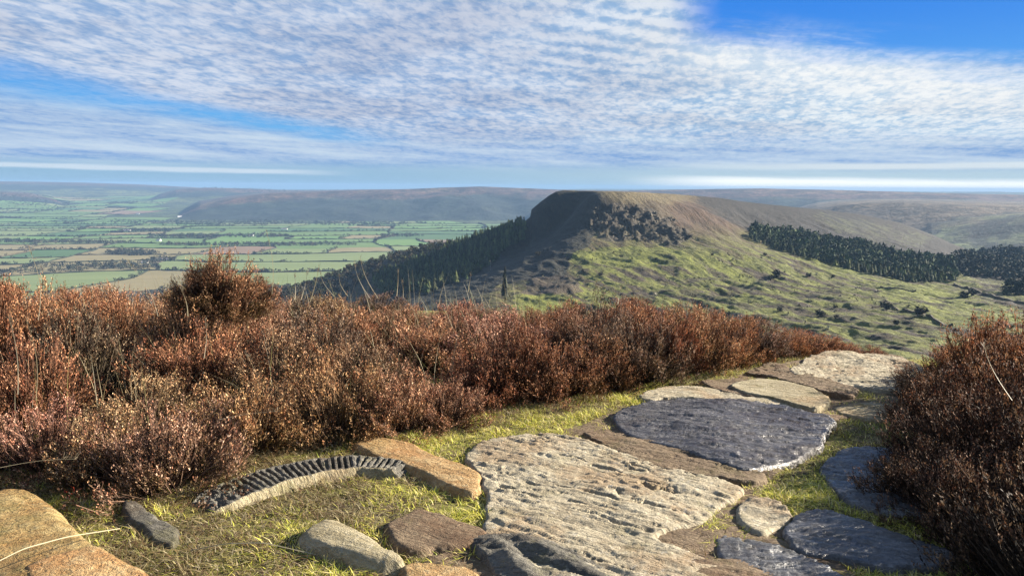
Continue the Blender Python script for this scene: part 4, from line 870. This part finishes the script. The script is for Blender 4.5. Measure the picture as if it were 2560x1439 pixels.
for x, y in placed:
    q = project(np.array([x, y, .3])); fy = float(front_y(x)); edge = (y - fy) < .45
    s = random.uniform(.85, 1.15) * (.88 if edge else 1.0); hs = random.uniform(.74, 1.25) * (1.15 if y > 5.5 else 1)
    # how tall the bank may stand before it would hide the country behind it
    lim_px = np.interp(q[0], [-300, 0, 350, 640, 700, 1000, 1250, 1400, 1550, 1800, 1950, 2080, 2150], [690, 693, 715, 725, 742, 752, 770, 772, 752, 765, 800, 850, 880])
    lim_px += random.uniform(-22, 14)
    r_ = math.hypot(x, y); hmax = EYE - r_ * float(tdep(q[0], lim_px)) - float(G(x, y)); hcur = .50 * s * hs * 1.08
    if hcur > hmax: 
        if hmax < .12: continue
        hs *= hmax / hcur
    right_ = q[0] > 1300
    tint = jt(RUST if (right_ and random.random() < .8) else random.choice([PINK, PINK, BUFF, RUST, (1, .9, .85)]))
    lab = None
    if edge: lab = 'small heather bush at the front edge of the bank, next to the turf'
    elif right_: lab = 'rust orange heather bush in the row running towards the skyline path'
    elif y > 7: lab = 'heather bush on the crest of the bank against the far fields'
    heather(x, y, s, hs, tint, lab)['auto'] = 'front' if edge else 'crest' if y > 7 else 'middle'
def hp(px, py, h=0.): g = at(np.array(float(px)), np.array(float(py)), h); return float(g[0]), float(g[1])
for (px, d, s, hs, tint, lab, var) in ((555, 6.2, .84, .98, (1.5, 1.12, .85), 'tallest dark heather bush rising above the bank at left', 0), (450, 6.15, .66, .95, (1.1, .85, .68), 'dark heather shoulder on the left side of the tallest bush', 1), (640, 6.3, .36, 1.0, (1.1, .9, .8), 'small heather tuft on the right side of the tallest bush', 2),(510, 6.25, .55, .95, (1.2, .92, .72), 'dark heather crown on the left top of the tallest bush', 3),
                                  (1490, 6.0, .80, 1.62, (.92, .84, .90), 'sparse grey twiggy heather bush standing above its rusty neighbours', 'g'), (1435, 6.1, .6, 1.6, (.9, .8, .85), 'smaller grey twiggy bush left of the sparse grey one', 'g'), (1110, 6.4, .7, 1.0, DARK, 'dark heather bush on the crest near the lone larch', 4)):
    a = float(azim(float(px), 700.)); heather(d * math.sin(a), d * math.cos(a), s, hs, jt(tint), lab, var, z={555: .50, 510: .58, 455: .36, 640: .56}.get(px))
# clump on the right, its shaded side to us; low bushes tinted dark to deepen that shade
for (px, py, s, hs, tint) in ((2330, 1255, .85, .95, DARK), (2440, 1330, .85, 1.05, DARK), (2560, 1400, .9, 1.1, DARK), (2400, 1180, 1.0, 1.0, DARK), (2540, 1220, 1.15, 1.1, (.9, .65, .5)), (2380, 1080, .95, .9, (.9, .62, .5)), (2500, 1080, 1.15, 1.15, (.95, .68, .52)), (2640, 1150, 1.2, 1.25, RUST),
                         (2340, 1020, .8, .85, DARK), (2480, 990, 1.1, 1.2, RUST), (2620, 1020, 1.25, 1.3, RUST), (2700, 1300, 1.1, 1.2, DARK), (2800, 1450, 1.1, 1.2, DARK), (2760, 1080, 1.2, 1.3, RUST), (2350, 965, .75, .8, RUST), (2450, 940, .9, 1.0, RUST), (2560, 930, 1.1, 1.2, RUST), (2900, 1200, 1.2, 1.2, RUST), (2700, 1560, 1.1, 1.1, DARK), (2950, 1400, 1.2, 1.2, DARK), (2680, 950, 1.2, 1.25, RUST), (3080, 1150, 1.3, 1.5, RUST), (3200, 1300, 1.3, 1.6, RUST), (3350, 1500, 1.3, 1.6, RUST), (2950, 1020, 1.3, 1.5, RUST), (3300, 1050, 1.3, 1.6, RUST), (3500, 1250, 1.3, 1.7, RUST), (3100, 1620, 1.2, 1.5, DARK)):  # outermost tall bushes continue the clump out of view, added to shade it
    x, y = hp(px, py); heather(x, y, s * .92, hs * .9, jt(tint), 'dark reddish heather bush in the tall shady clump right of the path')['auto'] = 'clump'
for (px, py, s, hs, lb) in ((2100, 872, .45, .7, 'left of the path end, largest of three'), (2180, 876, .40, .7, 'directly behind the far rippled slab'), (2215, 885, .3, .7, 'beside the right clump, smallest of three')):
    x, y = hp(px, py); heather(x, y, s, hs, jt(RUST), 'low skyline heather tuft ' + lb)

# each bush's label: its colour, its row, what it stands beside, and its turn among those most like it
ORD = 'first second third fourth fifth sixth seventh eighth ninth tenth eleventh twelfth thirteenth fourteenth'.split()
MARKS = [(-200, 'left of the photo edge'), (120, 'above the ochre boulder'), (360, 'above the small grey stone'), (560, 'under the tallest bush'), (760, 'behind the carved stone'), (980, 'behind the orange block'), (1260, 'below the lone larch'), (1480, 'under the grey twiggy bush'), (1750, 'behind the blue grey slab'), (2000, 'near the raised step slab'), (2200, 'at the path end')]
hb = {}
for e in [o for o in bpy.data.objects if o.name.startswith('heather_bush') and o.get('auto')]:
    q = project(np.array(e.location) + np.array([0, 0, .3])); c = e.children[0].color; ratio = c[0] / c[2]
    cw = 'rusty' if ratio > 1.8 else 'buff' if ratio > 1.33 else 'pinkish'
    if e['auto'] == 'clump':
        mk = 'right clump, ' + ('low by the dark slabs' if q[1] > 1150 else 'beside the path' if q[0] < 2420 else 'towards the right edge'); cw = 'dark' if c[0] < 1 else 'rusty'; row = ''
        base = f'{cw} heather bush, {mk}'
    else: base = f"{cw} heather bush, {e['auto']} row, {min(MARKS, key=lambda m_: abs(m_[0] - q[0]))[1]}"
    hb.setdefault(base, []).append((q[0], e))
for base, L in hb.items():
    L.sort(key=lambda v: v[0])
    for k, (_, e) in enumerate(L): e['label'] = base if len(L) == 1 else f'{base}, {ORD[min(k, 13)]} from left'
    for _, e in L: del e['auto']

# ------------------------------------------------------------------ grass
def blades(P, h, w_, lean, colr, name, label, cat, mat, seg=3, curl=1.):
    n = len(P); az_ = rng.random(n) * 6.283; dx, dy = np.cos(az_), np.sin(az_); V = []
    for k in range(seg + 1):
        f = k / seg; off = lean * h * f ** 1.8; zz = h * (f - .35 * curl * lean * f * f); wd = w_ * (1 - f) ** .7
        c = np.stack([P[:, 0] + dx * off, P[:, 1] + dy * off, P[:, 2] + zz], 1); sd_ = np.stack([-dy * wd, dx * wd, 0 * wd], 1)
        if k < seg: V += [c - sd_, c + sd_]
        else: V += [c]
    V = np.stack(V, 1); nv = V.shape[1]; i = np.arange(n)[:, None] * nv; tr = []
    for k in range(seg - 1): a = 2 * k; tr += [i + np.array([[a, a + 1, a + 3]]), i + np.array([[a, a + 3, a + 2]])]
    tr.append(i + np.array([[2 * seg - 2, 2 * seg - 1, 2 * seg]]))
    o = link(name, mesh_np(name, V.reshape(-1, 3), np.concatenate(tr), mat, False, np.repeat(colr, nv, 0))); tag(o, label, cat, kind='stuff'); return o
def free(X, Y, marg=.0):
    ok = np.ones(X.shape, bool)
    for P in OUT:
        lo, hi = P.min(0) - .05, P.max(0) + .05; s = np.where((X > lo[0]) & (X < hi[0]) & (Y > lo[1]) & (Y < hi[1]))[0]
        if len(s): 
            c = P.mean(0); Q = c + (P - c) * (1 - marg); ok[s] &= ~inpoly(X[s], Y[s], Q)
    return ok
N = 900000
X = rng.uniform(-3.2, 4.6, N); Y = rng.uniform(2.2, 8.8, N)
clump = fbm(X * 5, Y * 5, 3, .6, 12); Z = G(X, Y)
front = Y < np.array(front_y(X)) + .35
inbed = inpoly(X, Y, BEDP); sparse = np.where(inbed, np.where((clump > -.06) | ((X > 1.15) & (Y < 5.0)), 1., .10), 1.)
ok = front & free(X, Y, .06) & (rng.random(N) < sparse) & (rng.random(N) < np.clip(.6 + 1.6 * clump, .15, 1)) & (rng.random(N) < np.clip(5. / Y, 0, 1))
X, Y, Z, clump = X[ok][:210000], Y[ok][:210000], Z[ok][:210000], clump[ok][:210000]
n_ = len(X); g1 = 2.15 * np.array([(.46, .46, .06), (.58, .54, .08), (.62, .54, .14), (.28, .32, .045), (.66, .57, .26)]); g2 = 1.35 * np.array([(.42, .34, .15), (.55, .46, .24), (.28, .19, .08), (.22, .22, .05), (.14, .08, .035)])
dry = np.clip(.30 - 1.4 * fbm(X * 1.3, Y * 1.3, 3, .5, 66) + .60 * sst(X, -.5, -1.3), 0, 1); pick = rng.random(n_) < dry
cc = np.where(pick[:, None], g2[rng.integers(0, 5, n_)], g1[rng.integers(0, 5, n_)]) * rng.uniform(.7, 1.2, n_)[:, None]
blades(np.stack([X, Y, Z - .004], 1), rng.uniform(.018, .05, n_) * (1 + np.clip(clump, 0, 1)), rng.uniform(.0014, .0032, n_), rng.uniform(.3, 2.2, n_), cc, 'grass', 'short yellow green moorland grass between the stones', 'grass', M_grass, 2)
N = 60000
X = rng.uniform(-2.6, 1.2, N); Y = rng.uniform(2.3, 4.9, N); ok = (Y < np.array(front_y(X)) + .4) & free(X, Y, .02) & (rng.random(N) < np.clip(.22 - 1.3 * fbm(X * 4, Y * 4, 3, .6, 71) - .40 * X, .03, 1))
X, Y = X[ok][:26000], Y[ok][:26000]; n_ = len(X)
blades(np.stack([X, Y, G(X, Y) + rng.uniform(.0, .022, n_)], 1), rng.uniform(.008, .02, n_), rng.uniform(.001, .0024, n_), rng.uniform(2.0, 5.0, n_), np.array([(.50, .40, .22), (.62, .52, .32), (.26, .15, .07), (.13, .07, .035), (.40, .28, .12)])[rng.integers(0, 5, n_)], 'grass_litter', 'curled dead brown and straw litter lying in the turf', 'litter', M_straw, 2, .1)
# small red leaved bilberry sprigs
for px, py, lab in ((185, 1245, 'small red leaved bilberry sprig at the upper edge of the ochre boulder'), (545, 1135, 'small red leaved bilberry sprig at the heather edge above the carved stone'), (490, 1100, 'single bright red bilberry sprig inside the front heather')):
    g0 = at(float(px), float(py), .04); e = empty('bilberry_sprig', (g0[0], g0[1], float(G(g0[0], g0[1])))); tag(e, lab, 'bilberry sprig')
    k = 18; c0 = rng.normal(size=(k, 3)) * (.022, .02, .015) + (0, 0, .055); a_, b_ = rng.normal(size=(2, k, 3)) * .006
    tag(link('leaf_spray', mesh_np('leaf_spray', np.stack([c0 - a_, c0 + b_ * .6, c0 + a_, c0 - b_ * .6], 1).reshape(-1, 3), np.arange(4 * k).reshape(-1, 4), M_straw, False, np.repeat(np.array([(.50, .07, .03), (.38, .04, .03), (.60, .16, .07)])[rng.integers(0, 3, k)], 4, 0)), e), kind='stuff')
    SV = []; 
    for c_ in c0[:9]: SV += [(0, 0, -.01), (.0015, 0, -.01), tuple(c_)]
    link('stem', mesh_np('stem', SV, np.arange(27).reshape(-1, 3), M_straw, False, np.ones((27, 3)) * (.16, .09, .05)), e)
# longer dry grass threaded through the heather
N = 9000
X = rng.uniform(-6, 4.2, N); Y = rng.uniform(3, 8.6, N); fy = np.array(front_y(X)); cl2 = fbm(X * 1.6, Y * 1.6, 3, .6, 44)
ok = (Y > fy - .1) & ((rng.random(N) < .20) | (cl2 > .26) | ((Y < fy + .15) & (rng.random(N) < .5))); X, Y = X[ok], Y[ok]; n_ = len(X); fy = fy[ok]
hh = np.where(Y < fy + .25, rng.uniform(.06, .2, n_), rng.uniform(.3, .62, n_))
lx = project(np.stack([X, Y, G(X, Y) + .6], 1))[:, 0]; hh = np.where(lx > 1350, hh * .6, hh); hh = np.where((lx > 1900) & (Y > 6.5), .05, hh)
blades(np.stack([X, Y, G(X, Y)], 1), hh, rng.uniform(.0014, .0026, n_), rng.uniform(.1, .7, n_), np.array([(.60, .50, .30), (.50, .42, .22), (.66, .58, .40), (.32, .30, .10)])[rng.integers(0, 4, n_)] * rng.uniform(.8, 1.1, n_)[:, None], 'dry_grass', 'long dry straw coloured grass growing through the heather', 'dry grass', M_straw, 4)

def stalk(bp, tp_, d, lab, wd=.0022, bow=.05, head=True, grp='tall dry grass stalks'):
    """bp, tp_: photo points of foot and tip, d: distance of the stalk"""
    def at_d(px, py, dist): r_ = ray(float(px), float(py)); r_ = r_ / math.hypot(r_[0], r_[1]) * dist; return np.array([r_[0], r_[1], EYE + r_[2]])
    a, b_ = at_d(*bp, d), at_d(*tp_, d); sd_ = (b_ - a)[0]; s = np.linspace(0, 1, 9)
    P = a + (b_ - a) * s[:, None]; P[:, 0] += -bow * np.sign(sd_ + 1e-6) * np.sin(s * np.pi) ; P[:, 1] += .03 * np.sin(s * 3)
    w_ = wd * (1 - .55 * s); V = []
    for k in range(3): an = k * 2.094; V.append(P + np.stack([np.cos(an) * w_, np.sin(an) * w_, 0 * w_], 1))
    V = np.stack(V, 1).reshape(-1, 3); i = np.arange(8)[:, None] * 3; Fc = np.concatenate([i + np.array([[k, (k + 1) % 3, (k + 1) % 3 + 3, k + 3]]) for k in range(3)])
    e = empty('grass_stalk', a); tag(e, lab, 'grass stalk', grp); c = np.ones((len(V), 3)) * random.choice([(.62, .52, .32), (.55, .45, .27), (.68, .60, .42)])
    link('stem', mesh_np('stem', V - a, Fc, M_straw, False, c), e)
    if head:
        r_ = np.random.default_rng(int(bp[0])); k = 26; u = r_.uniform(.80, 1.0, k); c0 = np.stack([np.interp(u, s, P[:, j]) for j in range(3)], 1); o_ = r_.normal(size=(k, 3)) * .006
        T = np.stack([c0, c0 + o_ + (0, 0, .012), c0 + o_ * 1.5 + (.002, 0, .016)], 1).reshape(-1, 3) - a
        link('seed_head', mesh_np('seed_head', T, np.arange(len(T)).reshape(-1, 3), M_straw, False, np.ones((len(T), 3)) * (.50, .40, .26)), e)
for a in (((680, 735), (664, 575), 6., 'tall straight pale stalk right of the tallest heather bush', .002, .02), ((96, 800), (70, 618), 5.2, 'pale branching stalk near the left edge, tip against the fields', .0022, .02), ((395, 790), (318, 655), 5.4, 'slanting pale stalk left of the tallest heather bush', .002, .02),
          ((945, 745), (900, 645), 6.2, 'tallest of the arching stalks left of the plantation', .0025, -.03), ((925, 745), (885, 655), 6.1, 'second arching stalk just left of the tallest one', .002, -.03), ((835, 740), (800, 680), 6.0, 'short stalk bowed over to the left at the crest', .002, -.03),
          ((870, 740), (848, 685), 6.0, 'short stalk bowed left beside the scrub wood', .002, -.03), ((775, 755), (797, 665), 5.8, 'straight stalk leaning right among the crest stalks', .0025, .0), ((737, 750), (735, 685), 5.8, 'upright straw stalk on the crest', .003, .0), ((752, 750), (768, 680), 5.8, 'stalk leaning right next to the upright straw one', .0025, .0),
          ((992, 740), (995, 675), 6.2, 'dark stemmed stalk with a drooping pale head', .003, .0), ((1008, 745), (1005, 700), 6.2, 'short upright stalk right of the drooping head', .002, .0), ((1170, 730), (1177, 685), 6.0, 'short stalk left of the lone larch', .002, .0),
          ((45, 985), (20, 790), 4.4, 'long pale stalk in front of the heather at the far left', .002, .0), ((90, 1000), (64, 800), 4.4, 'long pale stalk right of the leftmost one', .002, .01), ((470, 790), (450, 720), 5., 'stalk in front of the dark heather shoulder', .0025, .0),
          ((1545, 760), (1552, 720), 5.6, 'short stalk behind the grey twiggy bush', .002, .0), ((2530, 1000), (2460, 860), 3.3, 'pale bare twig crossing the right heather clump', .0017, .0),
          ((0, 1168), (190, 1148), 3.3, 'pale stalk lying flat at the left edge above the boulder', .002, .01), ((548, 1048), (700, 1028), 3.9, 'pale stalk lying across the front heather', .0018, .01),
          ((510, 895), (512, 800), 4.6, 'pale upright stalk against the dark gap in the heather', .002, .0), ((650, 1010), (610, 880), 4.4, 'long leaning stalk in the middle of the left heather', .0018, .02), ((340, 1000), (290, 880), 4.4, 'bent pale stalk left of the heather gap', .0018, .02)):
    stalk(*a)
# arched stalk over the ochre boulder and one over the turf
for pts, lab in (([(-30, 1415), (60, 1370), (170, 1340), (300, 1320)], 'long pale stalk arching over the ochre boulder'), ([(475, 1375), (560, 1358), (660, 1355), (790, 1385)], 'thin pale stalk arching over the turf below the carved stone')):
    P = np.array([np.append(at(float(x_) + np.zeros(()), float(y_) + np.zeros(()), h_), h_) for (x_, y_), h_ in zip(pts, (.26, .27, .25, .12) if 'ochre' in lab else (.03, .08, .08, .03))])
    s = np.linspace(0, 3, 19); P = np.stack([np.interp(s, range(4), P[:, j]) for j in range(3)], 1); P[1:-1] = (P[:-2] + P[1:-1] * 2 + P[2:]) / 4
    V = np.stack([P + (0, 0, .0018), P + (0, .0018, -.001), P + (0, -.0018, -.001)], 1).reshape(-1, 3); i = np.arange(18)[:, None] * 3; Fc = np.concatenate([i + np.array([[k, (k + 1) % 3, (k + 1) % 3 + 3, k + 3]]) for k in range(3)])
    o = link('grass_stalk', mesh_np('grass_stalk', V - P[0], Fc, M_straw, False, np.ones((len(V), 3)) * (.66, .58, .38))); o.location = P[0]; tag(o, lab, 'grass stalk', 'tall dry grass stalks')

# ------------------------------------------------------------------ haze
m = bpy.data.materials.new('haze'); m.use_nodes = True; m.node_tree.nodes.clear(); t = NT(m.node_tree)
v = t.node('ShaderNodeVolumePrincipled'); o_ = t.node('ShaderNodeOutputMaterial'); t.l.new(v.outputs[0], o_.inputs['Volume'])
v.inputs['Color'].default_value = (.20, .335, .53, 1); v.inputs['Density'].default_value = 0.62e-4; v.inputs['Anisotropy'].default_value = 0.
X0, X1, Y0, Y1, Z0, Z1 = -27500, 27500, -100, 27500, -700, 48
V = [(x_, y_, z_) for x_ in (X0, X1) for y_ in (Y0, Y1) for z_ in (Z0, Z1)]
me = bpy.data.meshes.new('haze'); me.from_pydata(V, [], [(0, 1, 3, 2), (4, 6, 7, 5), (0, 4, 5, 1), (2, 3, 7, 6), (1, 5, 7, 3), (0, 2, 6, 4)]); me.materials.append(m)
tag(link('haze', me), 'pale blue haze lying over the plain and far moors', 'haze', kind='stuff')
sc.cycles.volume_bounces = 0; sc.cycles.max_bounces = 6; sc.cycles.transparent_max_bounces = 8
